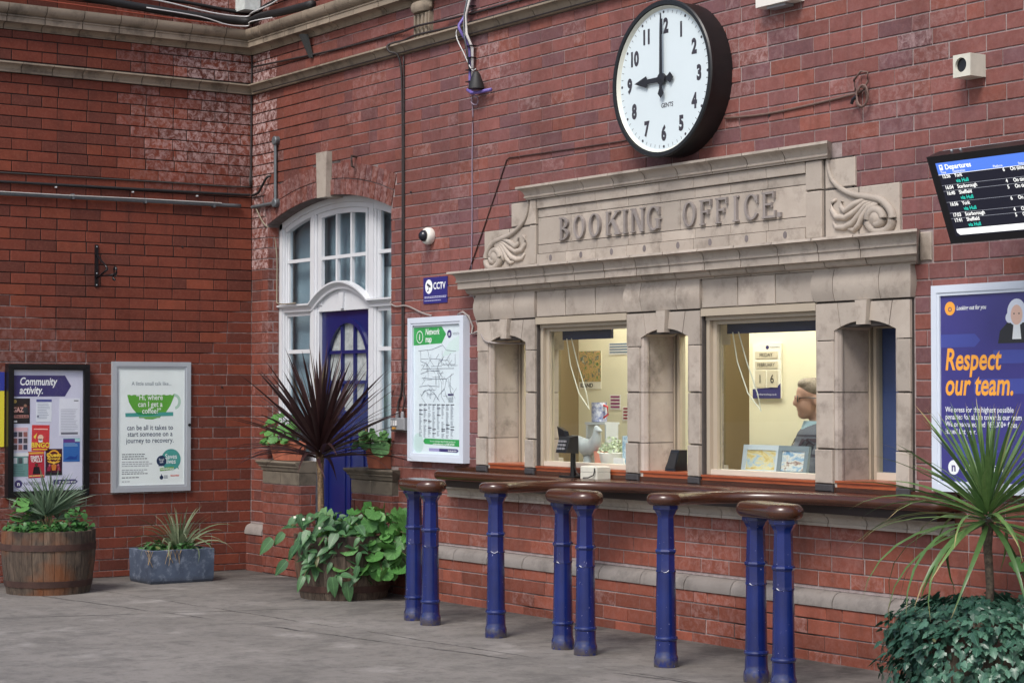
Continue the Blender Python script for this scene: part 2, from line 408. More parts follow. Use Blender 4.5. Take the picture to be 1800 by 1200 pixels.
# ------------------------------------------------------------------ brick walls
CO = .0843; Z0 = .052; JT = .0075
def tone(left, s, z):
    """colour of one brick and how much salt bloom it carries"""
    r = rnd.random(); v = rnd.uniform(.87, 1.13)
    if left:
        c = V((.175, .042, .025)) if r < .7 else V((.125, .035, .024)) if r < .9 else V((.22, .054, .029))
        e = 0.0
        if s > -1.15 and z > 2.9: e = max(0, min(1, (s+1.25)/.8))*max(0, min(1, (z-2.95)/.35))*.8
        e *= max(0, min(1, .75+1.3*mnoise.noise(V((s*2.1, z*2.1, 3)))))
        if z < 2.1 and s < -1.3: e = max(e, .22*max(0, min(1, (2.1-z)/.4))*max(0, min(1, (-1.2-s)/.5)))
    else:
        f = max(0, min(1, (s-.4)/2.6))
        ca = V((.185, .050, .033)) if r < .75 else V((.135, .043, .034))
        cb = V((.225, .083, .072)) if r < .45 else V((.195, .080, .077)) if r < .75 else V((.160, .075, .082)) if r < .9 else V((.24, .080, .060))
        low = max(0, min(1, (1.0-z)/.6)); cb = cb.lerp(V((.26, .072, .042)), low*.9)
        c = ca.lerp(cb, f); e = .05+.55*max(0, mnoise.noise(V((s*1.3, z*1.6, 9)))-.12)+(.18 if rnd.random() < .05 else 0)
        if s < .35 and z > 2.4: e = .8
        if z < .2 and rnd.random() < .5: c = c*.7
    return (c.x*v, c.y*v, c.z*v, e)
def subtract(iv, cuts):
    out = [iv]
    for a, b in cuts:
        nx = []
        for p, q in out:
            if b <= p or a >= q: nx.append((p, q)); continue
            if a > p+.02: nx.append((p, a))
            if b < q-.02: nx.append((b, q))
        out = nx
    return out
UNIT = {}
def unit_brick(w, h=CO-JT):
    key = round(w, 3)
    if key not in UNIT:
        mb = bevbox(FR, -w/2, w/2, -h/2, h/2, -.02, .0, .003)
        UNIT[key] = mb.mesh('brick'); UNIT[key].materials.append(BR_I)
    return UNIT[key]
def lay(fr, left, s0, s1, z_lo, z_hi, excl, d, parent_bricks, offset=0.0):
    k0 = int((z_lo-Z0)/CO)-1
    for k in range(k0, int((z_hi-Z0)/CO)+2):
        a = max(Z0+k*CO, z_lo); b = min(Z0+(k+1)*CO, z_hi)
        if b-a < .02: continue
        flem = (k % 4 == 2); x = s0-rnd.uniform(0, .02)-(.06 if k % 2 else .18); h = False; ivs = []
        if left: x = s0-.05-(.12 if k % 2 else 0)
        while x < s1:
            L = .121 if (flem and h) else .241
            h = not h
            L *= rnd.uniform(.985, 1.015)
            ivs.append((x, x+L)); x += L
        ex = excl(a, b)
        for p, q in ivs:
            p = max(p, s0); q = min(q, s1)
            if q-p < .03: continue
            for (pp, qq) in subtract((p, q), ex):
                if qq-pp < .03: continue
                parent_bricks.append((fr, left, pp, qq, a, b, d+rnd.uniform(-.0015, .0015)))
def emit_bricks(lst, wall, material_far):
    scored = []
    for it in lst:
        fr, left, p, q, a, b, d = it
        x, y, z = pix(fr((p+q)/2, (a+b)/2, d)); ar = 0
        if -30 < x < 1830 and -20 < y < 1220:
            x0, y0, _ = pix(fr(p, (a+b)/2, d)); x1, y1, _ = pix(fr(q, (a+b)/2, d)); ar = abs(x1-x0)*(b-a)*FPX/z
            for (fx0, fx1, fy0, fy1) in HIDE:
                if fx0 < x < fx1 and fy0 < y < fy1: ar *= .1
        scored.append((ar, it))
    scored.sort(key=lambda t: -t[0])
    far = MB(); tones = []
    for i, (ar, (fr, left, p, q, a, b, d)) in enumerate(scored):
        t = tone(left, (p+q)/2, (a+b)/2)
        wd, ht = q-p-JT*.7, b-a-JT
        if i < 298 and ar > 0:
            wq = round(wd/.006)*.006
            if ht > CO-JT-.004 and .222 < wd < .245: me = unit_brick(.234)
            elif ht > CO-JT-.004 and .106 < wd < .122: me = unit_brick(.114)
            elif ht > CO-JT-.004: me = unit_brick(wq)
            else:
                me = bevbox(FR, -wd/2, wd/2, -ht/2, ht/2, -.02, 0, .003).mesh('brick'); me.materials.append(BR_I)
            o = bpy.data.objects.new('brick', me); COL.objects.link(o)
            c = fr((p+q)/2, (a+b)/2, d)
            o.parent = wall
            rot = M4.Rotation(rnd.uniform(-.004, .004), 4, 'Y')
            if left: rot = M4.Rotation(pi/2, 4, 'Z') @ rot
            q0 = V((0, 0, 0)); pp_ = wall
            while pp_: q0 += pp_.location; pp_ = pp_.parent
            o.matrix_parent_inverse = M4.Translation(-q0)
            o.matrix_basis = M4.Translation(c) @ rot
            o.color = t
        else:
            n0 = len(far.f); bevbox(fr, p+JT*.35, q-JT*.35, a+JT/2, b-JT/2, d-.02, d, .003, far)
            tones += [t]*(len(far.f)-n0)
    me = far.mesh('brickwork'); at = me.color_attributes.new('tone', 'FLOAT_COLOR', 'CORNER')
    buf = []
    for poly in me.polygons: buf += list(tones[poly.index])*poly.loop_total
    at.data.foreach_set('color', buf)
    bm = bmesh.new(); bm.from_mesh(me); bmesh.ops.recalc_face_normals(bm, faces=bm.faces); bm.to_mesh(me); bm.free()
    o = link('brickwork', me, material_far, wall); o['kind'] = 'stuff'
def slab(fr, outer, holes, d_front, d_back, name, material, parent):
    """a wall sheet with real openings: front, back and reveals"""
    loops = [outer]+holes; pts = [p for l in loops for p in l]; tri = tessellate_polygon([[V((u, v, 0)) for u, v in l] for l in loops])
    mb = MB(); n = len(pts)
    mb.v = [tuple(fr(u, v, d_front)) for u, v in pts]+[tuple(fr(u, v, d_back)) for u, v in pts]
    mb.f = [tuple(t) for t in tri]+[tuple(i+n for i in t)[::-1] for t in tri]
    b = 0
    for l in loops:
        m = len(l)
        for i in range(m): mb.f.append((b+i, b+(i+1) % m, b+(i+1) % m+n, b+i+n))
        b += m
    return mb.build(name, material, parent)
HIDE = []
ZTOP = 5.4
wall_l = thing('brick_wall', 'dark orange red brick wall on the left behind the two poster frames and planters', 'wall', (0, -1.3, 0))
wall_r = thing('brick_wall', 'long purplish red brick wall carrying the clock, doorway and booking office', 'wall', (4.5, 0, 0))
slab(FL, [(-2.7, 0), (0, 0), (0, ZTOP), (-2.7, ZTOP)], [], 0, -.35, 'mortar', MORT_L, wall_l)
# --- right wall openings
AX, AZ, AR = 1.2315, -.07, 2.99            # arch centre and intrados radius
def arch_z(x, r=AR): return AZ+sqrt(r*r-(x-AX)**2)
DX0, DX1 = .281, 2.183
arc_in = [(DX0+(DX1-DX0)*i/16, arch_z(DX0+(DX1-DX0)*i/16)) for i in range(17)]
door_hole = [(DX0, .004), (DX1, .004)]+arc_in[::-1]
bo_hole = [(3.40, .80), (7.24, .80), (7.24, 1.88), (3.40, 1.88)]
slab(FR, [(0, -.02), (9.6, -.02), (9.6, ZTOP), (0, ZTOP)], [door_hole, bo_hole], 0, -.30, 'mortar', MORT_R, wall_r)
A_E = AR+.238; skew = math.asin((DX1-AX)/AR)
def excl_r(a, b):
    m = (a+b)/2; ex = []
    lo_in = arch_z(DX0)
    if b < lo_in+.01: ex.append((DX0, DX1))
    elif a < arch_z(AX, A_E):
        # chord covered by the arch ring at this height
        zz = max(a, b-.02)
        if zz-AZ < A_E:
            hw = sqrt(max(0, A_E**2-(zz-AZ)**2)); hw = min(hw, (zz-AZ)*math.tan(skew) if zz > lo_in else hw)
            hw = max(hw, 0)
            ex.append((AX-hw, AX+hw))
    if m < .90: ex += [(.30, .905), (1.70, 2.285)]
    if .70 < m < .93: ex.append((2.985, 7.56))
    if .9 < m < 2.09: ex.append((3.337, 7.30))
    if 2.07 < m < 2.235: ex.append((3.21, 7.425))
    if 2.22 < m < 2.50: ex.append((3.405, 7.213))
    if 2.48 < m < 2.67: ex.append((3.722, 6.872))
    if 2.64 < m < 2.76: ex.append((3.90, 6.78))
    if 3.09 < m < 3.25: ex.append((1.15, 1.315))
    if m > 3.92: ex.append((2.535, 2.745))
    return ex
BL = []; BRK = []
for (za, zb) in ((0, 3.837), (3.916, 4.163), (4.346, ZTOP)):
    lay(FL, True, -2.7, -.004, za, zb, lambda a, b: [], .006, BL)
for (za, zb) in ((.371, 3.837), (3.916, 4.163), (4.346, ZTOP)):
    lay(FR, False, .008, 9.6, za, zb, excl_r, .006, BRK)
# plinth: bricks stand 6 cm forward
pl = MB(); fbox(FR, .01, .30, -.02, .292, 0, .05, pl); fbox(FR, 2.285, 9.6, -.02, .292, 0, .05, pl); pl.build('plinth_mortar', MORT_R, wall_r)
lay(FR, False, .012, .297, -.01, .292, lambda a, b: [], .056, BRK)
lay(FR, False, 2.29, 9.6, -.01, .292, lambda a, b: [], .056, BRK)
HIDE.append((1640, 1800, 500, 870)); HIDE.append((1560, 1800, 1060, 1200)); HIDE.append((720, 815, 560, 810))
emit_bricks(BL, wall_l, BR_A)
HIDE2 = HIDE
emit_bricks(BRK, wall_r, BR_A)

# voussoirs of the arch: two rings of bricks on edge
def voussoirs():
    for ring, (r0, r1) in enumerate(((AR+.002, AR+.117), (AR+.125, AR+.238))):
        n = int(2*skew*r0/.083); 
        for i in range(n):
            a0 = -skew+2*skew*i/n; a1 = -skew+2*skew*(i+1)/n; g_ = .0032/r0
            am = (a0+a1)/2
            if AX+r0*sin(am) > 1.15 and AX+r0*sin(am) < 1.315: continue
            pts = [(AX+r*sin(t), AZ+r*cos(t)) for r, t in ((r0, a0+g_), (r0, a1-g_), (r1, a1-g_), (r1, a0+g_))]
            mb = fpoly(FR, pts, -.10, .008+rnd.uniform(-.001, .001))
            o = mb.build('arch_brick', BR_I, wall_r)
            t = tone(False, 2.2, 3); o.color = (t[0]*.85, t[1]*.78, t[2]*.74, .25)
voussoirs()
FXD = Frame((DX0, 0, 0), (0, 1, 0), (0, 0, 1), (1, 0, 0))
for k in range(int((.70-Z0)/CO), 32):
    za, zb = max(Z0+k*CO, .895), min(Z0+(k+1)*CO, arch_z(DX0)-.004)
    if zb-za < .03: continue
    for p, q in (((-.004, .098),) if k % 2 else ((-.004, .045), (.045, .098))):
        o = bevbox(FXD, p+.003, q-.003, za+.004, zb-.004, -.02, .0025, .003).build('reveal_brick', BR_I, wall_r); o.color = tone(False, .5, 1.5)
fpoly(FR, [(1.166, 2.905), (1.300, 2.905), (1.316, 3.25), (1.15, 3.25)], -.1, .05).build('keystone', STONE, wall_r)
# --- moulded courses, block by block. profile = (projection, z) from top back to bottom back
def moulding(prof, s0, s1, fr, parent, name, material, blk, mitre0=False, mitre1=False, jit=.004, joint=None):
    n = max(1, round((s1-s0)/blk)); step = (s1-s0)/n
    for i in range(n):
        a, b = s0+i*step, s0+(i+1)*step
        ea = .0 if (i == 0) else .0035; eb = .0 if i == n-1 else .0035
        r0 = [fr(a+ea+(p if (mitre0 and i == 0) else 0), z, p) for p, z in prof]
        r1 = [fr(b-eb-(p if (mitre1 and i == n-1) else 0), z, p) for p, z in prof]
        dz = rnd.uniform(-.001, .001)
        mb = MB().quadstrip([r0, r1], True, True, True)
        mb.map(lambda q: q+fr.n*dz)
        mb.build(name, material, parent, smooth=30)
    bp = [(max(0, p-.014), z) for p, z in prof]
    if joint is not None:
        MB().quadstrip([[fr(s0+(p if mitre0 else .004), z+(.002 if j == 0 else 0), p) for j, (p, z) in enumerate(bp)], [fr(s1-(p if mitre1 else .004), z, p) for j, (p, z) in enumerate(bp)]], True, True, True).build(name+'_joint', JOINT, parent)
def curve_pts(p0, p1, bulge, n=5):
    (a, b), (c, d) = p0, p1; out = []
    for i in range(1, n):
        t = i/n; x = a+(c-a)*t; y = b+(d-b)*t; s_ = sin(pi*t)*bulge
        L = sqrt((c-a)**2+(d-b)**2); out.append((x+(d-b)/L*s_, y-(c-a)/L*s_))
    return out
CORN = [(-.01, 4.346), (.135, 4.340), (.135, 4.325)]+curve_pts((.135, 4.325), (.085, 4.265), -.014)+[(.085, 4.265), (.095, 4.258), (.095, 4.250), (.088, 4.246), (.088, 4.208), (.05, 4.206)]+curve_pts((.05, 4.206), (.012, 4.172), .008)+[(.012, 4.172), (.018, 4.170), (.018, 4.163), (-.01, 4.163)]
STRG = [(-.01, 3.918), (.075, 3.912), (.075, 3.900)]+curve_pts((.07, 3.898), (.025, 3.856), .010)+[(.025, 3.856), (.03, 3.852), (.03, 3.838), (-.01, 3.837)]
moulding(CORN, -2.7, 0, FL, wall_l, 'cornice_block', STONE_D, .31, mitre1=True, joint=1)
moulding(STRG, -2.7, 0, FL, wall_l, 'string_course_block', STONE_D, .25, mitre1=True, joint=1)
moulding(CORN, 0, 9.6, FR, wall_r, 'cornice_block', STONE_D, .36, mitre0=True, joint=1)
moulding(STRG, 0, 9.6, FR, wall_r, 'string_course_block', STONE_D, .40, mitre0=True, joint=1)
BAND = [(-.01, .374), (.012, .372)]+curve_pts((.012, .372), (.062, .322), -.012)+[(.064, .318), (.064, .292), (-.01, .292)]
moulding(BAND, .008, .30, FR, wall_r, 'plinth_stone', STONE_P, .3, joint=1)
moulding(BAND, 2.285, 9.6, FR, wall_r, 'plinth_stone', STONE_P, .40, joint=1)
# fluted pilaster between string course and cornice
p = MB(); fbox(FR, 2.538, 2.742, 3.92, 4.09, 0, .035, p)
for i in range(4): fbox(FR, 2.555+i*.05, 2.575+i*.05, 3.935, 4.08, .0352, .047, p)
p.build('pilaster', STONE_D, wall_r)
MB().lathe([(.10, 0), (.125, .02), (.13, .05), (.115, .07)], (0, 0, 0), 20).map(lambda q: V((2.64+q.x, -q.y*.4-.03, 4.095+q.z)) if True else q).build('pilaster_cap', STONE_D, wall_r, smooth=40)
# ------------------------------------------------------------------ doorway
dw = thing('doorway', 'blue door with oval glazing in white glazed frame under brick arch', 'doorway', (1.23, .1, 0))
YF = .10
def FD(y): return Frame((0, y, 0), (1, 0, 0), (0, 0, 1), (0, -1, 0))
# outer jambs and arched head
def jamb(u0, u1, v0, v1, y, name='frame', steps=((0, 0), (.012, .012), (.022, .028))):
    f = FD(y)
    for (i, dd) in steps: pass
    mb = MB(); fbox(f, u0, u1, v0, v1, -.06, -.028, mb); fbox(f, u0+(u1-u0)*.0, u0+(u1-u0)*.62, v0, v1, -.0279, 0, mb)
    fbox(f, u0+(u1-u0)*.62+.0004, u0+(u1-u0)*.82, v0, v1, -.0279, -.012, mb)
    return mb.build(name, WHITE, dw)
zt = 2.06
jamb(DX0+.002, .358, .89, arch_z(DX0)+.03, .10)
jamb(2.105, DX1-.002, .86, arch_z(DX1)+.03, .10)
def archband(r0, r1, x0, x1, y0, y1, name, parent=None, n=18, ma=None):
    rings = []
    for i in range(n+1):
        x = x0+(x1-x0)*i/n
        zo, zi = arch_z(x, r1), arch_z(x, r0)
        rings.append([V((x, y0, zi)), V((x, y0, zo)), V((x, y1, zo)), V((x, y1, zi))])
    return MB().quadstrip(rings, True, True, True).build(name, ma or WHITE, parent or dw)
archband(AR-.045, AR-.001, DX0+.003, DX1-.003, .100, .16, 'arched_head')
archband(AR-.085, AR-.0455, DX0+.075, DX1-.075, .117, .16, 'arched_head')
ML0, ML1, MR0, MR1 = .735, .868, 1.625, 1.775
def mullion(u0, u1, v0, v1):
    f = FD(.115); w_ = u1-u0; mb = MB()
    fbox(f, u0, u1, v0, v1, -.06, -.022, mb); fbox(f, u0+w_*.12, u1-w_*.12, v0, v1, -.0219, -.010, mb); fbox(f, u0+w_*.3, u1-w_*.3, v0, v1, -.0099, 0, mb)
    return mb.build('mullion', WHITE, dw)
mullion(ML0, ML1, 0.0, arch_z(.8)-.04); mullion(MR0, MR1, 0.0, arch_z(1.7)-.04)
# transom with a bowed pediment over the door
TRP = [(.0, 2.125), (-.055, 2.121), (-.055, 2.108), (-.035, 2.098), (-.022, 2.082), (-.022, 2.062), (.0, 2.058)]
for (a, b) in ((DX0+.003, .80), (1.69, DX1-.003)):
    MB().quadstrip([[V((a, .13+y, z)) for y, z in TRP], [V((b, .13+y, z)) for y, z in TRP]], True, True, True).build('transom', WHITE, dw)
def bow(t): # height gain along the door width
    return .155*max(0, cos((t-.5)*pi*1.02))**.8
rings = []
for i in range(25):
    t = i/24; x = .80+.89*t; h = bow(t); sl_ = 1
    rings.append([V((x, .13+y, z+h)) for y, z in TRP])
MB().quadstrip(rings, True, True, True).build('pediment_moulding', WHITE, dw, smooth=35)
pts = [(.80, 2.052), (1.69, 2.052)]+[(.80+.89*i/24, 2.064+bow(i/24)) for i in range(24, -1, -1)]
fpoly(FD(.135), pts, -.03, .0).build('pediment_panel', WHITE, dw)
fpoly(FD(.13), [(1.225, 2.065), (1.265, 2.065), (1.28, 2.19), (1.21, 2.19)], -.01, .012).build('pediment_key', WHITE, dw)
# upper lights
def bar(u0, u1, v0, v1, y=.135, name='glazing_bar', parent=None, ma=None):
    mb = fbox(FD(y), u0, u1, v0, v1, -.03, 0); return mb.build(name, ma or WHITE, parent or dw)
def pane(u0, u1, v0, v1, y=.155, ma=None, parent=None, name='pane'):
    return fbox(FD(y), u0, u1, v0, v1, -.005, 0).build(name, ma or PANE_D, parent or dw)
bar(.358, ML0, 2.455, 2.482); bar(MR1, 2.105, 2.455, 2.482)
bar(.358, .378, 2.126, 2.75, .14); bar(ML0-.018, ML0, 2.126, 2.80, .14)
bar(MR1, MR1+.02, 2.126, 2.80, .14)
for (a, b) in ((.36, ML0), (MR1, 2.10)):
    pane(a, b, 2.126, 2.455); pane(a, b, 2.482, 2.84)
# centre fanlight sash with six panes
for a, b in ((ML1, ML1+.055), (MR0-.03, MR0)): bar(a, b, 2.10, 2.86, .128, 'sash_stile')
bar(ML1+.055, MR0-.03, 2.452, 2.478, .132)
c0, c1 = ML1+.055, MR0-.03; cw = (c1-c0)/3
for i in (1, 2): bar(c0+cw*i-.013, c0+cw*i+.013, 2.12, 2.86, .1335)
archband(AR-.125, AR-.086, ML1+.002, MR0-.002, .1285, .16, 'sash_head')
for i in range(3):
    pane(c0+cw*i, c0+cw*(i+1), 2.10, 2.452); pane(c0+cw*i, c0+cw*(i+1), 2.478, 2.85)
# lower sidelights
for (a, b) in ((.358, ML0), (MR1, 2.105)):
    bar(a, b, 1.735, 1.765); bar(a, b, 2.03, 2.057, .13); bar(a, b, .885, .93, .13, 'sill')
    pane(a, b, .93, 1.735); pane(a, b, 1.765, 2.03)
bar(.358, .378, .93, 2.03, .14); bar(ML0-.018, ML0, .93, 2.03, .14); bar(MR1, MR1+.02, .93, 2.03, .14)
# door leaf with an egg shaped light of nine panes
YD = .165; fd = FD(YD)
oc_u, oc_v, ou, ov = 1.275, 1.62, .305, .34
oval = circ(oc_u, oc_v, ou, 40, 0, 2*pi, ov); dl0, dl1 = ML1+.001, MR0-.001
leaf = slab(fd, [(dl0, .01), (dl1, .01), (dl1, 2.05), (dl0, 2.05)], [oval], 0, -.045, 'door', DOORBLUE, dw)
ring_poly(fd, circ(oc_u, oc_v, ou+.03, 40, 0, 2*pi, ov+.03), circ(oc_u, oc_v, ou-.004, 40, 0, 2*pi, ov-.004), -.01, .014).build('oval_moulding', DOORBLUE, leaf)
FROST = mat('frosted_glass', (.44, .48, .48), .25, .4, 30, .5, 150)
for du in (-.095, .095):
    h = ov*sqrt(1-(du/ou)**2); fbox(fd, oc_u+du-.013, oc_u+du+.013, oc_v-h, oc_v+h, -.035, .004).build('glazing_bar', DOORBLUE, leaf)
for dv in (-.115, .115):
    h = ou*sqrt(1-(dv/ov)**2); fbox(fd, oc_u-h, oc_u+h, oc_v+dv-.013, oc_v+dv+.013, -.034, .0052).build('glazing_bar', DOORBLUE, leaf)
us = [-ou, -.095, .095, ou]; vs_ = [-ov, -.115, .115, ov]
for i in range(3):
    for j in range(3):
        fbox(fd, oc_u+us[i], oc_u+us[i+1], oc_v+vs_[j], oc_v+vs_[j+1], -.024, -.018).build('pane', FROST, leaf)
for (a, b) in ((dl0+.10, oc_u-.03), (oc_u+.03, dl1-.10)):
    ring_poly(fd, rect(a, b, .22, 1.13), rect(a+.02, b-.02, .24, 1.11), -.01, .010).build('panel_moulding', DOORBLUE, leaf)
fbox(fd, dl1-.075, dl1-.05, 1.0, 1.16, .0, .012).build('handle', mat('brass', (.5, .36, .14), .3, .1, 8, metal=1), leaf)
# hall behind the glass
hall = MB(); hall.box(-.2, 2.6, .30, 1.3, 0, 3.2); hall.f.pop(2)
hl = hall.build('entrance_hall', mat('hall_wall', (.55, .60, .62), .8, .1, 3)); hl['kind'] = 'structure'
fbox(FD(.235), DX0+.01, 1.59, .9, 2.93, -.004, 0).build('grey_reflection_board', mat('grey_reflection_board', srgb(166, 176, 180), .7, .25, 2, c2=srgb(134, 146, 152)), dw)  # added board, its grey-blue stands in for the reflection on the panes
fbox(FD(.235), 1.60, 2.17, 2.365, 2.9, -.004, 0).build('grey_reflection_board', mat('grey_reflection_board', srgb(128, 142, 148)), dw)  # same added reflection stand-in behind the upper right light
fbox(FD(.225), 1.60, 2.14, .9, 2.36, -.004, 0).build('white_backing_board', mat('white_backing_board', (.80, .81, .80), .7, .04, 5), dw)  # white board added behind the right sidelight panes
# sill piers either side of the door
CAP = [(-.10, .895), (.035, .890), (.04, .880), (.032, .866), (.022, .855), (.022, .845), (.012, .838), (.006, .815), (-.002, .808), (-.10, .806)]
def sillpier(x0, x1, ztop, label):
    t = thing('sill_pier', label, 'pier', ((x0+x1)/2, -.05, 0), 'brick sill piers beside the door')
    dz = ztop-.895; fr = Frame((0, -.05, dz), (1, 0, 0), (0, 0, 1), (0, -1, 0))
    MB().box(x0+.004, x1-.004, -.045, .098, 0, .71+dz).build('mortar', MORT_R, t)
    # moulded cap with returned ends, on a plain stone course
    rings = []
    for e, sgn in ((x0, -1), (x1, 1)):
        rings.append([V((e+sgn*max(0, p)*(1 if not (e == x1 and x0 < 1) else 0)*1.6, -.05-p if p > -.09 else .098, z+dz)) for p, z in CAP])
    MB().quadstrip(rings, True, True, True).build('cap_stone', STONE_C, t)
    n = 2
    for i in range(n):
        a = x0+(x1-x0)*i/n; b = x0+(x1-x0)*(i+1)/n
        MB().box(a+.002, b-.002, -.053, .098, .712+dz, .805+dz).build('cap_stone', STONE_C, t)
    lst = []
    lay(FR, False, x0, x1, .0, .708+dz, lambda a, b: [], .055, lst)
    for (fr_, left, p, q, a, b, d) in lst:
        o = bevbox(FR, p+.003, q-.003, a+.004, b-.004, d-.02, d, .003).build('brick', BR_I, t); tt = tone(False, .6, .5); o.color = (tt[0], tt[1], tt[2], .1)
    # the return that faces into the doorway
    FX = Frame((x1, 0, 0), (0, 1, 0), (0, 0, 1), (1, 0, 0)); k = 0
    while Z0+k*CO < .70+dz:
        a = Z0+k*CO; b = min(a+CO, .708+dz)
        for p, q in (((-.05, .095),) if k % 2 else ((-.05, .05), (.05, .095))):
            if b-a > .03:
                o = bevbox(FX, p+.004, q-.004, a+.004, b-.004, -.02, .002, .003).build('brick', BR_I, t); tt = tone(False, .6, .5); o.color = (tt[0], tt[1], tt[2], .1)
        k += 1
    return t
sillpier(.30, .905, .895, 'brick pier with weathered stone cap left of the blue door')
sillpier(1.70, 2.283, .877, 'brick pier with weathered stone cap right of the blue door')
# ------------------------------------------------------------------ booking office stone front
bo = thing('booking_office_front', 'pale terracotta booking office surround with raised BOOKING OFFICE lettering', 'stone surround', (5.3, 0, .9))
def sblock(u0, u1, v0, v1, d1=.03, d0=-.04, name='stone_block', ma=None, bv=.004, g_=.0038):
    return bevbox(FR, u0+g_, u1-g_, v0+g_, v1-g_, d0, d1, bv).build(name, ma or STONE, bo)
# joint backing sheet behind all stonework (openings left clear)
ops = [(3.474, 3.904), (4.022, 4.957), (5.105, 5.54), (5.663, 6.60), (6.746, 7.193)]
slab(FR, [(3.345, .86), (7.292, .86), (7.292, 2.08), (3.345, 2.08)], [[(a-.004, .905), (b+.004, .905), (b+.004, 1.77 if i % 2 == 0 else 1.868), (a-.004, 1.77 if i % 2 == 0 else 1.868)] for i, (a, b) in enumerate(ops)], .016, -.1, 'joint', JOINT, bo)
fbox(FR, 3.41, 7.208, 2.20, 2.50, 0, .016).build('joint', JOINT, bo)
fbox(FR, 3.73, 6.866, 2.50, 2.67, 0, .0155).build('joint', JOINT, bo)
# piers: plinth block, two shafts, with dark base
ZB = .905
def pier(u0, u1, wide=True):
    for (a, b) in ((ZB+.035, 1.125), (1.125, 1.425), (1.425, 1.70)):
        x0, x1 = u0, u1
        d = .032
        if a < 1.0: d = .045
        sblock(x0, x1, a, b, d)
    o = bevbox(FR, u0+.002, u1-.002, ZB-.005, ZB+.034, -.02, .047, .006).build('base_block', mat('dark_base', srgb(62, 60, 62), .7, .3, 30), bo)
pp = [(3.341, 3.470), (3.906, 4.012), (4.965, 5.090), (5.545, 5.650), (6.604, 6.742), (7.195, 7.294)]
for a, b in pp: pier(a, b)
# chamfer strips and deep reveals of the three arched openings
openings = [(3.474, 3.904), (5.105, 5.54), (6.746, 7.193)]
for i, (a, b) in enumerate(openings):
    for (za, zb) in ((ZB, 1.125), (1.125, 1.425), (1.425, 1.772)):
        # left reveal (faces right), splayed nosing at its front edge
        for (x, s_) in ((a, 1), (b, -1)):
            pts = [(x-s_*.003, -.026), (x+s_*.012, -.020), (x+s_*.022, .0), (x+s_*.022, .012), (x+s_*.014, .022), (x+s_*.014, .205), (x-s_*.04, .205), (x-s_*.04, -.0155)]
            MB().quadstrip([[V((u, y, za+.0025)) for u, y in pts], [V((u, y, zb-.0025)) for u, y in pts]], True, True, True).build('reveal_block', STONE_S, bo)
    for x, s_ in ((a, 1), (b, -1)):
        u0_, u1_ = sorted((x-s_*.03, x+s_*.0105)); MB().box(u0_, u1_, .014, .204, ZB, 1.77).build('joint', JOINT, bo)
    # arch head: two voussoirs, keystone, two haunches
    m = (a+b)/2; hw = (b-a)/2; R2 = (hw*hw+.05**2)/(2*.05); cz = 1.80-R2
    az = lambda x: cz+sqrt(R2*R2-(x-m)**2)
    oa, ob_ = [(p0, p1) for p0, p1 in pp if abs(p1-a) < .04][0][0], [(p0, p1) for p0, p1 in pp if abs(p0-b) < .04][0][1]
    def vou(x0t, x1t, x0b, x1b, d, name='voussoir'):
        n = 6; bot = [(x0b+(x1b-x0b)*j/n, az(min(max(x0b+(x1b-x0b)*j/n, a), b))) for j in range(n+1)]
        fpoly(FR, bot+[(x1t, 1.896), (x0t, 1.896)], -.20, d).build(name, STONE, bo)
    g_ = .0025; kx = .046
    zh = 1.702
    fpoly(FR, [(oa+g_, zh), (a-.002, zh), (a-.002, az(a)), (a+.045, az(a+.045)), (a+.020, 1.896), (oa+g_, 1.896)], -.20, .032).build('haunch_block', STONE, bo)
    fpoly(FR, [(ob_-g_, zh), (ob_-g_, 1.896), (b-.020, 1.896), (b-.045, az(b-.045)), (b+.002, az(b)), (b+.002, zh)], -.20, .032).build('haunch_block', STONE, bo)
    vou(a+.025, m-kx-.003, a+.050, m-.036, .0325); vou(m+kx+.003, b-.025, m+.036, b-.050, .0325)
    fpoly(FR, [(m-.033, az(m)-.022), (m+.033, az(m)-.022), (m+.043, 1.905), (m-.043, 1.905)], -.02, .058).build('keystone', STONE, bo)
# blind lintel course over windows (tan) and frieze course with pillow blocks over piers
for (u0, u1) in ((3.333, 4.016), (4.968, 5.655), (6.60, 7.302)):
    w_ = (u1-u0)
    cuts = [0, .27, .68, 1] if u0 < 4 else [0, .22, .70, 1]
    for j in range(3):
        a, b = u0+w_*cuts[j], u0+w_*cuts[j+1]; rings = []
        for q in range(9):
            t = q/8; z = 1.908+(2.077-1.908)*t; bl = .016*sin(pi*t)
            xa = a+.0025-(bl if j == 0 else 0); xb = b-.0025+(bl if j == 2 else 0)
            dd = .036+bl
            rings.append([FR(xa, z, -.03), FR(xa, z, dd), FR(xb, z, dd), FR(xb, z, -.03)])
        MB().quadstrip(rings, True, True, True).build('pillow_block', STONE, bo, smooth=25)
for (u0, u1) in ((4.022, 4.962), (5.66, 6.595)):
    for j in range(3):
        a = u0+(u1-u0)*j/3; b = u0+(u1-u0)*(j+1)/3
        sblock(a, b, 1.905, 2.077, .030)
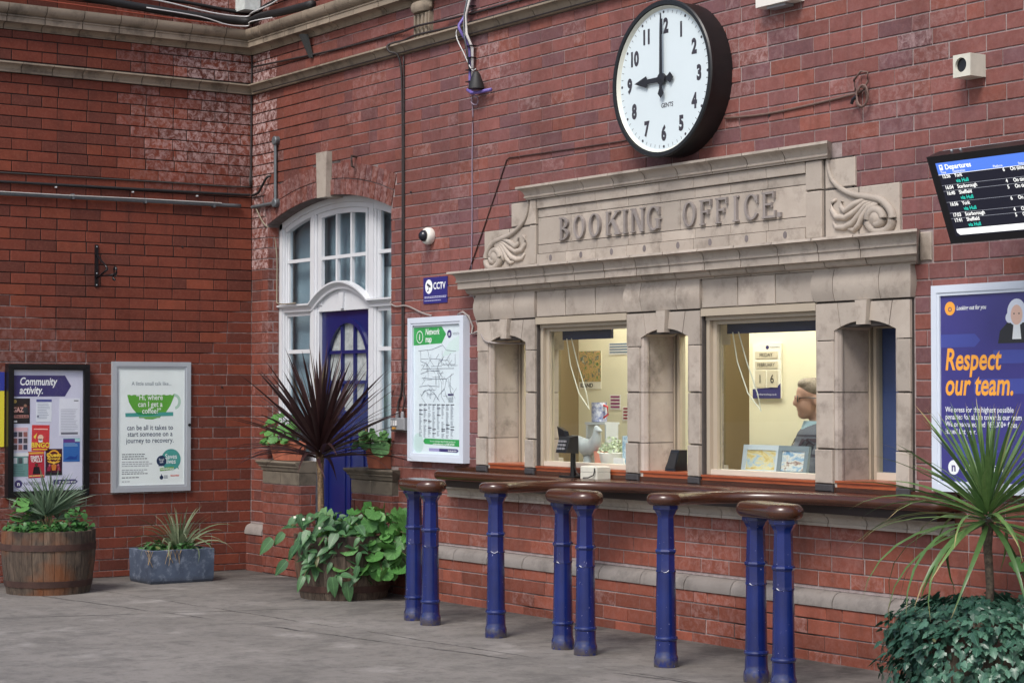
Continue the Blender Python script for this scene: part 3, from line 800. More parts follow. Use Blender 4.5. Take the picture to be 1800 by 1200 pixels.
# main cornice
MAIN = [(0, 2.243), (.165, 2.236), (.168, 2.222)]+curve_pts((.165, 2.220), (.118, 2.178), .016)+[(.118, 2.178), (.122, 2.172), (.122, 2.163), (.112, 2.160), (.112, 2.118), (.075, 2.116)]+curve_pts((.075, 2.116), (.036, 2.083), -.014)+[(.036, 2.083), (.038, 2.074), (0, 2.073)]
def moulding_ret(prof, s0, s1, blk, name):
    n = round((s1-s0)/blk); st_ = (s1-s0)/n
    for i in range(n):
        a = s0+i*st_; b = a+st_; ea = 0 if i == 0 else .0035; eb = 0 if i == n-1 else .0035
        r0 = [FR(a+ea-(max(0, p-.03) if i == 0 else 0), z, p) for p, z in prof]; r1 = [FR(b-eb+(max(0, p-.03) if i == n-1 else 0), z, p) for p, z in prof]
        o = MB().quadstrip([r0, r1], True, True, True).build(name, STONE, bo, smooth=30)
    bp = [(max(0, p-.014), z+(-.002 if j == 0 else 0)) for j, (p, z) in enumerate(prof)]
    MB().quadstrip([[FR(s0+.01, z, p) for p, z in bp], [FR(s1-.01, z, p) for p, z in bp]], True, True, True).build('joint', JOINT, bo)
moulding_ret(MAIN, 3.305, 7.335, .31, 'cornice_block')
sblock(3.215, 3.30, 2.082, 2.232, .012); sblock(7.337, 7.422, 2.085, 2.236, .012)
# pediment panel of plain stone courses
rows = [(2.245, 2.312, .034), (2.312, 2.372, .020), (2.372, 2.545, .020), (2.545, 2.604, .020), (2.604, 2.668, .034)]
for ri, (za, zb, d) in enumerate(rows):
    n = 8 if ri != 2 else 7
    off = 0
    for j in range(n):
        a = 4.03+(6.53-4.03)*j/n; b = 4.03+(6.53-4.03)*(j+1)/n
        sblock(a, b, za, zb, d, bv=.002, g_=.0018)
# stains on the lowest row (old fixing holes)
for j in range(8):
    u = 4.19+.312*j
    fpoly(FR, circ(u+rnd.uniform(-.02, .02), 2.282, .016, 9, 0, 2*pi, .021), .03, .0352).build('fixing_plug', mat('old_plug', srgb(120, 112, 112), .8, .3, 40), bo)
for (a, b) in ((3.955, 4.028), (6.532, 6.663)):
    sblock(a, b, 2.245, 2.505, .038); sblock(a, b, 2.505, 2.668, .038)
PED = [(0, 2.757), (.10, 2.752), (.10, 2.738)]+curve_pts((.098, 2.737), (.055, 2.692), .010)+[(.055, 2.692), (.06, 2.687), (.06, 2.680), (.05, 2.676), (.05, 2.668), (0, 2.668)]
moulding_ret(PED, 3.955, 6.70, .32, 'pediment_block')
# scroll panels
for side in (0, 1):
    X = (lambda u: u) if side == 0 else (lambda u: 10.618-u)     # mirror about the centre line
    def blk(a, b, c, d_, dd): 
        u0, u1 = sorted((X(a), X(b))); sblock(u0, u1, c, d_, dd)
    blk(3.405, 3.70, 2.245, 2.502, .020); blk(3.70, 3.953, 2.245, 2.502, .020); blk(3.722, 3.953, 2.505, 2.664, .020)
    # long S-shaped roll
    pts = [(3.925, 2.665), (3.918, 2.615), (3.895, 2.56), (3.85, 2.515), (3.78, 2.478), (3.70, 2.452), (3.61, 2.436), (3.53, 2.415), (3.475, 2.375), (3.447, 2.33), (3.452, 2.285), (3.49, 2.256), (3.545, 2.252), (3.595, 2.272), (3.618, 2.31), (3.605, 2.348), (3.565, 2.366), (3.525, 2.352), (3.508, 2.322), (3.525, 2.295), (3.56, 2.292)]
    dn = []
    for i in range(len(pts)-1):
        p0, p1 = pts[max(i-1, 0)], pts[i]; p2, p3 = pts[i+1], pts[min(i+2, len(pts)-1)]
        for q in range(4):
            t = q/4
            dn.append(tuple(.5*((2*p1[c])+(-p0[c]+p2[c])*t+(2*p0[c]-5*p1[c]+4*p2[c]-p3[c])*t*t+(-p0[c]+3*p1[c]-3*p2[c]+p3[c])*t**3) for c in (0, 1)))
    dn.append(pts[-1]); N_ = len(dn)
    MB().tube([FR(X(u), v, .022+.012*(i/N_)) for i, (u, v) in enumerate(dn)], [.010+.014*min(1, i/N_*2.2) for i in range(N_)], 8).build('scroll_roll', STONE, bo, smooth=True)
    MB().lathe([(.052, 0), (.05, .02), (.03, .034), (.0, .04)], (0, 0, 0), 20).map(lambda q: FR(X(3.556)+q.x, 2.322+q.y, .018+q.z)).build('scroll_eye', STONE, bo, smooth=40)
    # acanthus fronds
    fr_ = [[(3.57, 2.425), (3.65, 2.412), (3.72, 2.372), (3.79, 2.345), (3.86, 2.352), (3.895, 2.392), (3.89, 2.435), (3.862, 2.445)],
           [(3.56, 2.42), (3.64, 2.395), (3.69, 2.35), (3.74, 2.31), (3.80, 2.292), (3.86, 2.296), (3.885, 2.325)],
           [(3.55, 2.41), (3.62, 2.385), (3.66, 2.345), (3.69, 2.30), (3.73, 2.274), (3.77, 2.282)],
           [(3.55, 2.40), (3.60, 2.378), (3.635, 2.34), (3.648, 2.30), (3.635, 2.275)],
           [(3.63, 2.435), (3.72, 2.41), (3.79, 2.375), (3.82, 2.40), (3.815, 2.432)]]
    for k, ps in enumerate(fr_):
        n = len(ps); MB().tube([FR(X(u), v, .022+.001*k) for u, v in ps], [.006+.014*sin(pi*min(1, .15+.8*i/(n-1))) for i in range(n)], 7, flatz=1).build('frond', STONE, bo, smooth=True)
# raised letters
def letters():
    k = [0]
    def stroke(pts, o):
        k[0] += 1; fpoly(FR, pts, .0, .036+.0006*(k[0] % 9), o)
    H0, H1 = 2.384, 2.529; h = H1-H0; st = .019; th = .011; sf = .011
    def rct(x0, x1, y0, y1, o): stroke([(x0, H0+y0), (x1, H0+y0), (x1, H0+y1), (x0, H0+y1)], o)
    def serif(x, y, w_, o): rct(x-w_/2, x+w_/2, y, y+.008, o)
    def stem(x, o, ser=True):
        rct(x, x+st, 0, h, o)
        if ser: rct(x-sf, x+st+sf, 0, .009, o); rct(x-sf, x+st+sf, h-.009, h, o)
    def arc(cx, cy, rx, ry, a0, a1, w0, o, n=18):
        k[0] += 1; d = .036+.0006*(k[0] % 9); rings = []
        for i in range(n+1):
            a = a0+(a1-a0)*i/n; w_ = w0*(.55+.45*abs(cos(a)))
            pO = (cx+rx*cos(a), H0+cy+ry*sin(a)); pI = (cx+(rx-w_)*cos(a), H0+cy+(ry-w_*.75)*sin(a))
            rings.append([FR(*pI, 0), FR(*pO, 0), FR(*pO, d), FR(*pI, d)])
        o.quadstrip(rings, True, True, True)
    def put(ch, x):
        o = MB(); w_ = 0
        if ch == 'B':
            stem(x, o); arc(x+st, h*.745, .062, h*.255, -pi/2, pi/2, .021, o); arc(x+st, h*.265, .07, h*.265, -pi/2, pi/2, .021, o); w_ = .105
        elif ch == 'O': arc(x+.056, h/2, .056, h/2, 0, 2*pi, .021, o, 28); w_ = .112
        elif ch == 'K':
            stem(x, o); stroke([(x+st, H0+h*.42), (x+st, H0+h*.54), (x+.095, H1), (x+.105, H1-.004), (x+.118, H1)], o) if False else None
            stroke([(x+st, H0+h*.40), (x+st+.004, H0+h*.52), (x+.090, H1-.009), (x+.112, H1-.009)], o)
            stroke([(x+.045, H0+h*.56), (x+.068, H0+h*.66), (x+.122, H0+.009), (x+.090, H0+.009)], o)
            rct(x+.078, x+.128, h-.009, h, o); rct(x+.076, x+.132, 0, .009, o); w_ = .125
        elif ch == 'I': stem(x, o); w_ = st
        elif ch == 'N':
            rct(x, x+.016, 0, h, o); rct(x+.094, x+.110, 0, h, o); stroke([(x+.002, H1), (x+.028, H1), (x+.110, H0), (x+.086, H0)], o)
            rct(x-sf, x+.016+sf, 0, .009, o); rct(x-sf, x+.014, h-.009, h, o); rct(x+.094-sf, x+.11+sf, h-.009, h, o); w_ = .112
        elif ch in 'GC':
            arc(x+.06, h/2, .06, h/2, .55 if ch == 'C' else .6, 2*pi-(.6 if ch == 'C' else .5), .021, o, 26)
            rct(x+.103, x+.112, h*.62, h*.95, o)
            if ch == 'G': rct(x+.088, x+.112, .01, h*.42, o); rct(x+.072, x+.124, h*.42, h*.42+.009, o)
            w_ = .118
        elif ch in 'FE':
            stem(x, o); rct(x+st, x+.088, h-.013, h, o); rct(x+.08, x+.09, h*.74, h, o); rct(x+st, x+.066, h*.48, h*.48+.012, o); rct(x+.060, x+.068, h*.40, h*.60, o)
            if ch == 'E': rct(x+st, x+.096, 0, .013, o); rct(x+.088, x+.098, 0, h*.28, o)
            w_ = .095
        elif ch == '.': rct(x, x+.024, 0, .026, o); w_ = .024
        o.build('raised_letter', LETTER, bo); return w_
    x = 4.276
    xs_ = [4.29, 4.435, 4.595, 4.775, 4.945, 5.02, 5.172]
    for ch, x in zip('BOOKING', xs_): put(ch, x)
    for ch, x in zip('OFFICE.', [5.50, 5.662, 5.80, 5.955, 6.035, 6.195, 6.312]): put(ch, x)
letters()
# red-brown wooden riser boards between the piers, below the windows
for i, (a, b) in enumerate(((3.472, 3.904), (4.014, 4.963), (5.092, 5.543), (5.652, 6.602), (6.744, 7.193))):
    z1 = .955 if i % 2 else .96
    MB().box(a, b, -.022, .20, .895, z1-.012).build('riser_board', WOOD_R, bo); MB().box(a, b, -.03, .22, z1-.0115, z1).build('riser_board', WOOD_R, bo)
# ------------------------------------------------------------------ windows of the booking office
def office_window(u0, u1, label):
    t = thing('ticket_window', label, 'window', ((u0+u1)/2, .03, .955), 'large ticket windows')
    f = FD(.03); z0, z1 = .957, 1.905
    fbox(f, u0-.006, u1+.006, 1.862, 1.904, -.05, .062).build('lintel_board', TAN, t)
    fbox(f, u0, u1, 1.838, 1.8615, -.05, .03).build('head_frame', TAN, t)
    for (a, b, c, d_) in ((u0, u0+.028, z0, 1.8375), (u1-.028, u1, z0, 1.8375)): fbox(f, a, b, c, d_, -.05, .025).build('frame', TAN, t)
    for (a, b, c, d_) in ((u0+.0285, u0+.062, z0+.03, 1.8375), (u1-.05, u1-.0285, z0+.03, 1.8375)): fbox(f, a, b, c, d_, -.04, .0).build('sash', TAN, t)
    fbox(f, u0+.0285, u1-.0285, z0, z0+.0295, -.05, .02).build('bottom_rail', mat('pale_rail', srgb(200, 190, 174), .4, .06, 6), t)
    fbox(f, u0+.0625, u1-.0505, 1.815, 1.8372, -.04, -.002).build('sash', TAN, t)
    fbox(f, u0+.062, u1-.05, z0+.03, 1.815, -.026, -.020).build('pane', PANE, t)
    return t
office_window(4.022, 4.957, 'large ticket window left of centre with card reader in front')
office_window(5.663, 6.597, 'large ticket window right of centre with seated man inside')
for i, (a, b) in enumerate(openings):
    t = thing('service_window', ['narrow arched side window at the left end of the booking office', 'narrow arched side window between the two large ticket windows', 'narrow arched side window at right end showing dark blue'][i], 'window', ((a+b)/2, .21, .96), 'narrow arched service windows')
    f = FD(.208); a -= .02; b += .02; c = a+.045
    fbox(f, a, c, .955, 1.80, -.05, 0).build('frame', TAN, t)
    fbox(f, c+.0005, c+.018, .955, 1.80, -.06, -.02).build('dark_track', mat('dark_track', (.02, .018, .016), .6, .1, 8), t)
    fbox(f, c+.0185, c+.040, .96, 1.79, -.05, -.004).build('sash', TAN, t)
    fbox(f, c+.0405, b, .96, 1.00, -.05, -.004).build('sash_rail', mat('pale_rail', srgb(200, 190, 174), .4), t)
    fbox(f, c+.0405, b, 1.765, 1.80, -.05, -.004).build('sash_rail', TAN, t)
    fbox(f, c+.0405, b, 1.0, 1.765, -.03, -.024).build('pane', PANE, t)
    if i == 2:
        fbox(FD(.262), c-.02, b+.1, .9, 1.83, -.01, 0).build('blue_panel', mat('blue_panel', srgb(56, 72, 122), .5, .08, 4), t)
# ------------------------------------------------------------------ office interior
rm = MB(); rm.box(3.0, 7.7, .31, 3.0, 0, 2.5); rm.f.pop(2)
ro = rm.build('office_room', mat('tan_wall', srgb(160, 138, 98), .75, .06, 3)); ro['kind'] = 'structure'
t = thing('ceiling_light', 'long lit ceiling light panel inside the booking office', 'lamp', (5.2, .54, 2.48))
MB().box(3.6, 6.9, .36, .72, 2.46, 2.495).build('housing', WHITE, t)
MB().box(3.65, 6.85, .38, .70, 2.452, 2.459).build('diffuser', emit('lamp_glow', (1, .955, .86), 11), t)
t = thing('ceiling_light', 'second ceiling light panel added to brighten the wall deeper inside the booking office', 'lamp', (5.2, 2.0, 2.48))  # unseen extra panel, added to lift the tan wall behind the partition
MB().box(3.6, 6.9, 1.8, 2.1, 2.46, 2.495).build('housing', WHITE, t)
MB().box(3.65, 6.85, 1.82, 2.08, 2.452, 2.459).build('diffuser', emit('lamp_glow', (1, .955, .86), 11), t)
for (a, b, lab) in ((4.09, 4.60, 'navy roller blind rolled up at top of the left ticket window'), (5.70, 6.6, 'navy roller blind rolled up at top of the right ticket window')):
    t = thing('roller_blind', lab, 'blind', (a, .12, 1.76))
    fbox(FD(.13), a, b, 1.762, 1.86, -.02, 0).build('blind_cassette', NAVY, t)
    chain = [(a+.07+.0*s, .115, 1.77) for s in (0,)]
    ps = [V((a+.06, .12, 1.77)), V((a+.10, .12, 1.60)), V((a+.19, .12, 1.42)), V((a+.30, .12, 1.32)), V((a+.27, .12, 1.42)), V((a+.18, .12, 1.60)), V((a+.11, .12, 1.77))]
    MB().tube(ps, .0035, 6).build('bead_chain', CREAM_P, t)
cb = thing('counter_desk', 'pale inner desk along the booking office windows', 'desk', (5.2, .5, 0))
MB().box(3.1, 7.4, .315, .46, .915, .945).build('desk_top', mat('pale_desk', srgb(206, 192, 168), .4, .08, 5), cb)
MB().box(3.1, 7.4, .322, .335, .02, .9145).build('modesty_panel', CREAM, cb)
# partition that fills the left part of the left window and the back fittings
pt = MB().box(3.362, 4.75, .80, .84, 0, 2.4).build('partition', CREAM); tag(pt, 'cream partition board standing behind the left ticket window', 'partition')
FP = Frame((3.372, .797, 1.45), V((.25/.30, 0, 0)), V((0, 0, .26/.42)), (0, -1, 0))
def painting_material(name, cols, scale, stretch=(1, 1, 1)):
    k = NT(name); vec = k.scalevec(k.pos(), *stretch); n = k.noise(scale, 5, .7, vec, .8)
    cr = k.node('ShaderNodeValToRGB'); cr.color_ramp.interpolation = 'LINEAR'
    while len(cr.color_ramp.elements) < len(cols): cr.color_ramp.elements.new(.5)
    for i, c in enumerate(cols):
        cr.color_ramp.elements[i].position = .3+.4*i/(len(cols)-1); cr.color_ramp.elements[i].color = (*c, 1)
    k.link(n, cr.inputs[0]); k.col(cr.outputs[0]); k.b.inputs['Roughness'].default_value = .5; return k.m
tp = thing('travel_poster', 'painted trees poster with white caption pinned on office partition', 'poster', FP(0, 0))
fbox(FP, 0, .30, 0, .42, -.002, 0).build('backing', flat(236, 230, 210), tp)
print_(FP, rect(.0, .30, .08, .42), .001, painting_material('tree_painting', [srgb(40, 70, 40), srgb(110, 140, 80), srgb(214, 170, 110), srgb(60, 100, 90), srgb(236, 222, 190)], 24), tp)
T(FP, .02, .02, 'ILAND', .06, flat(40, 40, 44), tp, bold=.03, xs=1.0, d=.002)
# things on the inner desk, left window
DZ = .945
mg = thing('flower_bowl', 'white flowers in pale bowl on the desk by left ticket window', 'plant pot', (4.26, .40, DZ))
MB().lathe([(.055, 0), (.075, .04), (.085, .09), (.08, .095), (.07, .07), (0, .07)], (4.26, .40, DZ), 20).build('bowl', flat(225, 225, 222), mg, smooth=40)
fl = MB()
for i in range(200):
    a = rnd.uniform(0, 2*pi); r = .105*sqrt(rnd.random()); z = DZ+.09+.11*(1-(r/.11)**2)*rnd.uniform(.4, 1); c = V((4.26+r*cos(a), .4+r*.8*sin(a), z)); s_ = .011
    d1 = V((rnd.uniform(-1, 1), rnd.uniform(-1, 1), rnd.uniform(-1, 1))).normalized()*s_; d2 = d1.cross(V((rnd.uniform(-1, 1), rnd.uniform(-1, 1), .3))).normalized()*s_
    b = len(fl.v); fl.v += [tuple(c+d1), tuple(c+d2), tuple(c-d1), tuple(c-d2)]; fl.f.append((b, b+1, b+2, b+3))
o = fl.build('blossom', leaf_material('blossom_white', (.7, .7, .66), (.35, .5, .2), .6), mg); o['kind'] = 'stuff'
jx, jy = 4.00, .40; GLZ = mat('grey_glaze', srgb(170, 176, 182), .3, .15, 20)
jug = thing('bird_jug', 'grey watering jug shaped like a bird with long tail on the desk', 'ornament', (jx, jy, DZ))
MB().tube([(jx-.17, jy, DZ+.185), (jx-.11, jy, DZ+.175), (jx-.06, jy, DZ+.14), (jx, jy, DZ+.115), (jx+.07, jy, DZ+.135), (jx+.10, jy, DZ+.20), (jx+.105, jy, DZ+.245), (jx+.15, jy, DZ+.23)], [.014, .024, .048, .062, .05, .03, .026, .006], 12).build('body', GLZ, jug, smooth=True)
MB().lathe([(.05, 0), (.03, .03), (.03, .07)], (jx, jy, DZ), 16).build('foot', GLZ, jug, smooth=40)
sh = MB().box(3.86, 4.08, .48, .60, 1.215, 1.23); sh.box(3.86, 3.875, .49, .59, DZ, 1.2149); sh.box(4.065, 4.08, .49, .59, DZ, 1.2149)
sh = sh.build('small_shelf', WHITE); tag(sh, 'small white shelf carrying the patterned mug', 'shelf')
mugt = thing('patterned_mug', 'blue and white patterned mug standing on a shelf behind the bird jug', 'mug', (3.94, .54, 1.23))
MB().lathe([(.045, 0), (.052, .005), (.052, .13), (.047, .13), (.047, .01), (0, .01)], (3.94, .54, 1.2302), 20).build('cup', mat('mug_pattern', srgb(230, 232, 240), .3, .7, 45, c2=srgb(50, 74, 150)), mugt, smooth=40)
MB().tube([(3.99, .54, 1.34), (4.03, .54, 1.33), (4.035, .54, 1.28), (3.99, .54, 1.26)], .007, 8).build('handle', flat(190, 40, 50), mugt, smooth=True)
tb = MB().box(4.42, 4.47, .36, .42, DZ, 1.15).build('tall_carton', mat('carton_print', srgb(225, 235, 240), .4, .6, 40, c2=srgb(90, 150, 190))); tag(tb, 'tall pale blue carton by the right edge of the left window', 'carton')
cdv = MB().box(4.37, 4.48, .325, .331, DZ, 1.01).build('white_card', flat(240, 240, 240)); tag(cdv, 'small white card propped inside the left ticket window', 'card')
pst = thing('plastic_tub', 'salmon pink plastic tub on the desk behind the bird jug', 'tub', (4.13, .42, DZ))
MB().lathe([(.045, 0), (.055, .10), (.05, .10), (.045, .02), (0, .02)], (4.14, .41, DZ), 18).build('tub', flat(222, 150, 130), pst, smooth=40)
for (u, v, w_, h_, cc, lab) in ((3.72, 1.31, .12, .10, (150, 60, 110), 'notice with purple lines pinned on the cream partition'), (3.86, 1.235, .10, .095, (150, 40, 60), 'dark red picture pinned on the cream partition'), (3.71, 1.68, .22, .08, (110, 130, 150), 'grey blue picture pinned high on the cream partition')):
    fq = Frame((u, .797, v), (1, 0, 0), (0, 0, 1), (0, -1, 0)); t = thing('pinned_notice', lab, 'notice', fq(0, 0))
    fbox(fq, 0, w_, 0, h_, -.002, 0).build('sheet', flat(235, 230, 220), t)
    for i in range(4): print_(fq, rect(.01, w_-.01, .012+i*h_/4.4, .012+i*h_/4.4+h_/8), .001, flat(*cc), t)
# calendar on back wall, right window
FCL = Frame((5.054, .90, 1.388), V((.256/.30, 0, 0)), V((0, 0, .342/.50)), (0, -1, 0))
cal = thing('desk_calendar', 'white perpetual calendar reading FRIDAY FEBRUARY 16', 'calendar', FCL(0, 0))
fbox(FCL, 0, .30, 0, .50, -.012, 0).build('board', flat(236, 232, 214), cal)
print_(FCL, [(0, 0), (.30, 0), (.30, .14), (.26, .105), (0, .085)], .0006, flat(50, 46, 104), cal)
T(FCL, .15, .03, 'northernrailway.co.uk', .024, flat(235, 235, 240), cal, 'CENTER', d=.0012)
for (a, b, c, d_) in ((.03, .27, .365, .425), (.03, .27, .275, .335), (.03, .14, .10, .255), (.16, .27, .10, .255)): fbox(FCL, a, b, c, d_, 0, .004).build('tile', flat(206, 196, 170), cal)
T(FCL, .15, .378, 'FRIDAY', .05, flat(30, 28, 36), cal, 'CENTER', d=.0055, xs=.85); T(FCL, .15, .288, 'FEBRUARY', .05, flat(30, 28, 36), cal, 'CENTER', d=.0055, xs=.8)
T(FCL, .085, .14, '1', .11, flat(30, 28, 36), cal, 'CENTER', d=.0055, xs=.8); T(FCL, .215, .14, '6', .11, flat(30, 28, 36), cal, 'CENTER', d=.0055, xs=.8)
print_(FCL, circ(.16, .463, .018), .0008, flat(40, 36, 90), cal); T(FCL, .185, .456, 'NORTHERN', .02, flat(60, 60, 90), cal, d=.0012)
cbk = MB().box(5.005, 6.6, .914, .95, .0, 2.3).build('back_partition', CREAM); tag(cbk, 'cream partition behind the perpetual calendar', 'partition')
# framed pictures in the right window
def framed(u, w_, h_, lab, painting, frame_c, yaw):
    ff = Frame((u, .36, .9455), V((cos(yaw), sin(yaw), 0)), V((.0, .16, .987)), V((sin(yaw), -cos(yaw), .16)).normalized())
    t = thing('framed_picture', lab, 'picture', ff(0, 0), 'small framed seaside pictures')
    ring_poly(ff, rect(0, w_, 0, h_), rect(.03, w_-.03, .03, h_-.03), -.012, .006).build('frame', frame_c, t)
    fbox(ff, .028, w_-.028, .028, h_-.028, -.012, 0).build('picture', painting, t); return t
framed(5.555, .29, .175, 'white framed beach painting leaning inside right ticket window', painting_material('beach_painting', [srgb(120, 150, 190), srgb(176, 200, 220), srgb(226, 212, 160), srgb(206, 180, 110), srgb(190, 80, 70)], 8, (1, 1, 2.5)), flat(200, 212, 224), .1)
framed(5.86, .24, .175, 'unframed looking blue harbour print beside the beach painting', painting_material('harbour_painting', [srgb(70, 120, 170), srgb(130, 170, 205), srgb(226, 226, 220), srgb(150, 120, 110), srgb(60, 90, 130)], 9, (1, 1, 2)), flat(126, 140, 150), .05)
bp = thing('speaker_unit', 'black slanted intercom speaker standing in the middle service window', 'speaker', (5.276, .10, .96))
MB().hull([(5.225, .05, .961), (5.325, .05, .961), (5.325, .14, .961), (5.225, .14, .961)], [(5.25, .08, 1.085), (5.325, .08, 1.085), (5.325, .14, 1.085), (5.25, .14, 1.085)]).build('housing', BLACK, bp)
MB().hull([(5.232, .0462, .975), (5.318, .0462, .975), (5.318, .0522, .975), (5.232, .0522, .975)], [(5.256, .0745, 1.07), (5.318, .0745, 1.07), (5.318, .080, 1.07), (5.256, .080, 1.07)]).build('grille', BLACK_R, bp)
# ------------------------------------------------------------------ the clerk
def evaluated(o):
    dg = bpy.context.evaluated_depsgraph_get(); return bpy.data.meshes.new_from_object(o.evaluated_get(dg))
def blob(parts, voxel, name, material, parent, smooth_it=6):
    bm = bmesh.new()
    for c, r, rot in parts:
        m = M4.Translation(c) @ (rot or M4()) @ M4.Diagonal((*r, 1)); bmesh.ops.create_icosphere(bm, subdivisions=3, radius=1, matrix=m)
    me = bpy.data.meshes.new(name); bm.to_mesh(me); bm.free(); o = bpy.data.objects.new(name, me); COL.objects.link(o)
    md = o.modifiers.new('r', 'REMESH'); md.mode = 'VOXEL'; md.voxel_size = voxel
    ms = o.modifiers.new('s', 'SMOOTH'); ms.iterations = smooth_it; ms.factor = .5
    me2 = evaluated(o); bpy.data.objects.remove(o); me2.shade_smooth(); me2.name = name; me2.materials.clear()
    return link(name, me2, material, parent)
def limb(a, b, r0, r1, n=7):
    a, b = V(a), V(b); return [((a.lerp(b, i/(n-1))), (r0+(r1-r0)*i/(n-1),)*3, None) for i in range(n)]
HX, HY = 5.745, .75
man = thing('person', 'seated man with glasses, grey hair and dark patterned sweater behind the right window', 'person', (HX, HY, 0), local=True)
man.location = (HX, HY, 0); man.rotation_euler = (0, 0, atan2(-.86, -.51))        # local +X = where he faces
SKIN = mat('skin', (.50, .29, .21), .5, .12, 15)
HZ = 1.375
head = [((0, 0, HZ+.045), (.093, .074, .082), None), ((.03, 0, HZ-.03), (.062, .058, .075), None), ((.05, 0, HZ-.075), (.036, .040, .034), None), ((.075, 0, HZ+.02), (.02, .045, .035), None),
        ((.098, 0, HZ-.012), (.020, .012, .022), None), ((.094, 0, HZ+.008), (.014, .009, .026), None), ((.074, 0, HZ-.048), (.018, .024, .012), None), ((-.005, .072, HZ-.0), (.02, .012, .032), None), ((-.005, -.072, HZ), (.02, .012, .032), None),
        ((-.025, 0, HZ-.07), (.05, .05, .06), None), ((-.035, 0, HZ-.13), (.052, .054, .06), None)]
tors = [((-.05, 0, 1.12), (.135, .215, .125), None), ((-.02, 0, 1.0), (.165, .205, .16), None), ((-.01, 0, .82), (.18, .20, .18), None), ((-.06, 0, .62), (.15, .19, .13), None), ((-.06, .12, 1.165), (.075, .10, .065), None), ((-.06, -.12, 1.165), (.075, .10, .065), None)]
arms = []
for s_ in (1, -1):
    arms += limb((-.05, s_*.225, 1.135), (.05, s_*.275, .90), .066, .052)+limb((.05, s_*.275, .90), (.20, s_*.20, .905), .047, .032)
legs = []
for s_ in (1, -1): legs += limb((-.06, s_*.10, .58), (.34, s_*.13, .55), .085, .065)+limb((.34, s_*.13, .55), (.34, s_*.13, .10), .06, .042)+limb((.30, s_*.13, .045), (.46, s_*.13, .04), .045, .035, 4)
hands = []
for s_ in (1, -1):
    hands += limb((.19, s_*.20, .912), (.25, s_*.185, .90), .030, .034, 4)
    for fi, (dy, ln) in enumerate(((-.028, .062), (-.010, .072), (.009, .07), (.027, .055))): hands += limb((.265, s_*.185+dy, .90), (.265+ln, s_*.185+dy*1.2, .888), .010, .008, 5)
    hands += limb((.225, s_*.185-s_*.03, .90), (.275, s_*.185-s_*.062, .892), .012, .009, 4)
body = blob(head+tors+arms+legs+hands, .0075, 'body', SKIN, man, 3)
grow = lambda lst, e: [(c, tuple(x+e for x in r), q) for c, r, q in lst]
def sweater_material():
    k = NT('patterned_sweater'); tc = k.node('ShaderNodeTexCoord'); sp = k.node('ShaderNodeSeparateXYZ'); k.link(tc.outputs['Object'], sp.inputs[0]); z = sp.outputs[2]
    band = lambda a, b: k.math('MULTIPLY', k.math('GREATER_THAN', z, a), k.math('LESS_THAN', z, b))
    base = k.mix(k.rng(k.noise(200, 2), .4, .6, 0, .4), srgb(84, 88, 98), srgb(56, 60, 70))
    c = base
    for a, b in ((1.05, 1.068), (1.165, 1.178), (.86, .90)): c = k.mix(band(a, b), c, srgb(34, 30, 44))
    k.col(c); k.b.inputs['Roughness'].default_value = .9; return k.m
sw = blob(grow(tors[:3]+tors[4:], .014)+grow(arms, .012), .009, 'sweater', sweater_material(), man, 4)
trs = blob(grow(legs[:7]+legs[9:16] if False else [l for l in legs if l[0][2] > .06], .010)+grow(tors[3:4], .012), .014, 'trousers', mat('dark_trousers', (.02, .02, .03), .8, .2, 30), man, 3)
# double arrow motifs knitted across the chest
def motif(yaw):
    mb = MB(); f = Frame((0, 0, 0), (1, 0, 0), (0, 0, 1), (0, -1, 0)); ca, sa = cos(yaw), sin(yaw)
    segs = [((-.05, .014), (.05, .014)), ((-.05, -.014), (.05, -.014)), ((.012, .04), (-.012, .014)), ((-.012, .014), (.018, -.014)), ((.018, -.014), (-.01, -.04))]
    for (p, q) in segs:
        for i in range(6):
            t0, t1 = i/6, (i+1)/6; a = (p[0]+(q[0]-p[0])*t0, p[1]+(q[1]-p[1])*t0); b = (p[0]+(q[0]-p[0])*t1, p[1]+(q[1]-p[1])*t1)
            n_ = V((-(q[1]-p[1]), q[0]-p[0])).normalized()*.0055; base = len(mb.v)
            for (x, y) in ((a[0]-n_.x, a[1]-n_.y), (b[0]-n_.x, b[1]-n_.y), (b[0]+n_.x, b[1]+n_.y), (a[0]+n_.x, a[1]+n_.y)):
                r_ = .30; ang = yaw+x/.17; mb.v.append((-.05+r_*cos(ang), r_*sin(ang), 1.165+y))
            mb.f.append((base, base+1, base+2, base+3))
    return mb
mo = MB()
for yaw in (-1.5, -.75, 0, .75, 1.5):
    q = motif(yaw); b = len(mo.v); mo.v += q.v; mo.f += [tuple(i+b for i in f) for f in q.f]
tmp = mo.build('motif', None, None, fix=False); shk = tmp.modifiers.new('w', 'SHRINKWRAP'); 
swt = bpy.data.objects.new('tmp_target', sw.data); COL.objects.link(swt); shk.target = swt; shk.offset = .003; shk.wrap_method = 'NEAREST_SURFACEPOINT'
mm = evaluated(tmp); bpy.data.objects.remove(tmp); bpy.data.objects.remove(swt); mm.materials.clear()
link('knitted_motif', mm, mat('motif_wool', srgb(38, 18, 34), .9, .1, 30), sw)
hair = blob([((-.012, 0, HZ+.070), (.094, .083, .070), None), ((-.055, 0, HZ+.02), (.055, .079, .085), None), ((.02, 0, HZ+.098), (.066, .068, .040), None)], .006, 'hair', mat('grey_hair', srgb(140, 126, 110), .7, .5, 90, .6, 120), man, 3)
col_ = MB().lathe([(.092, -.01), (.078, .05), (.083, .052), (.108, -.02)], (-.035, 0, 1.205), 20).build('shirt_collar', mat('blue_shirt', srgb(160, 188, 200), .7, .08, 20), man, smooth=40)
gl = MB()
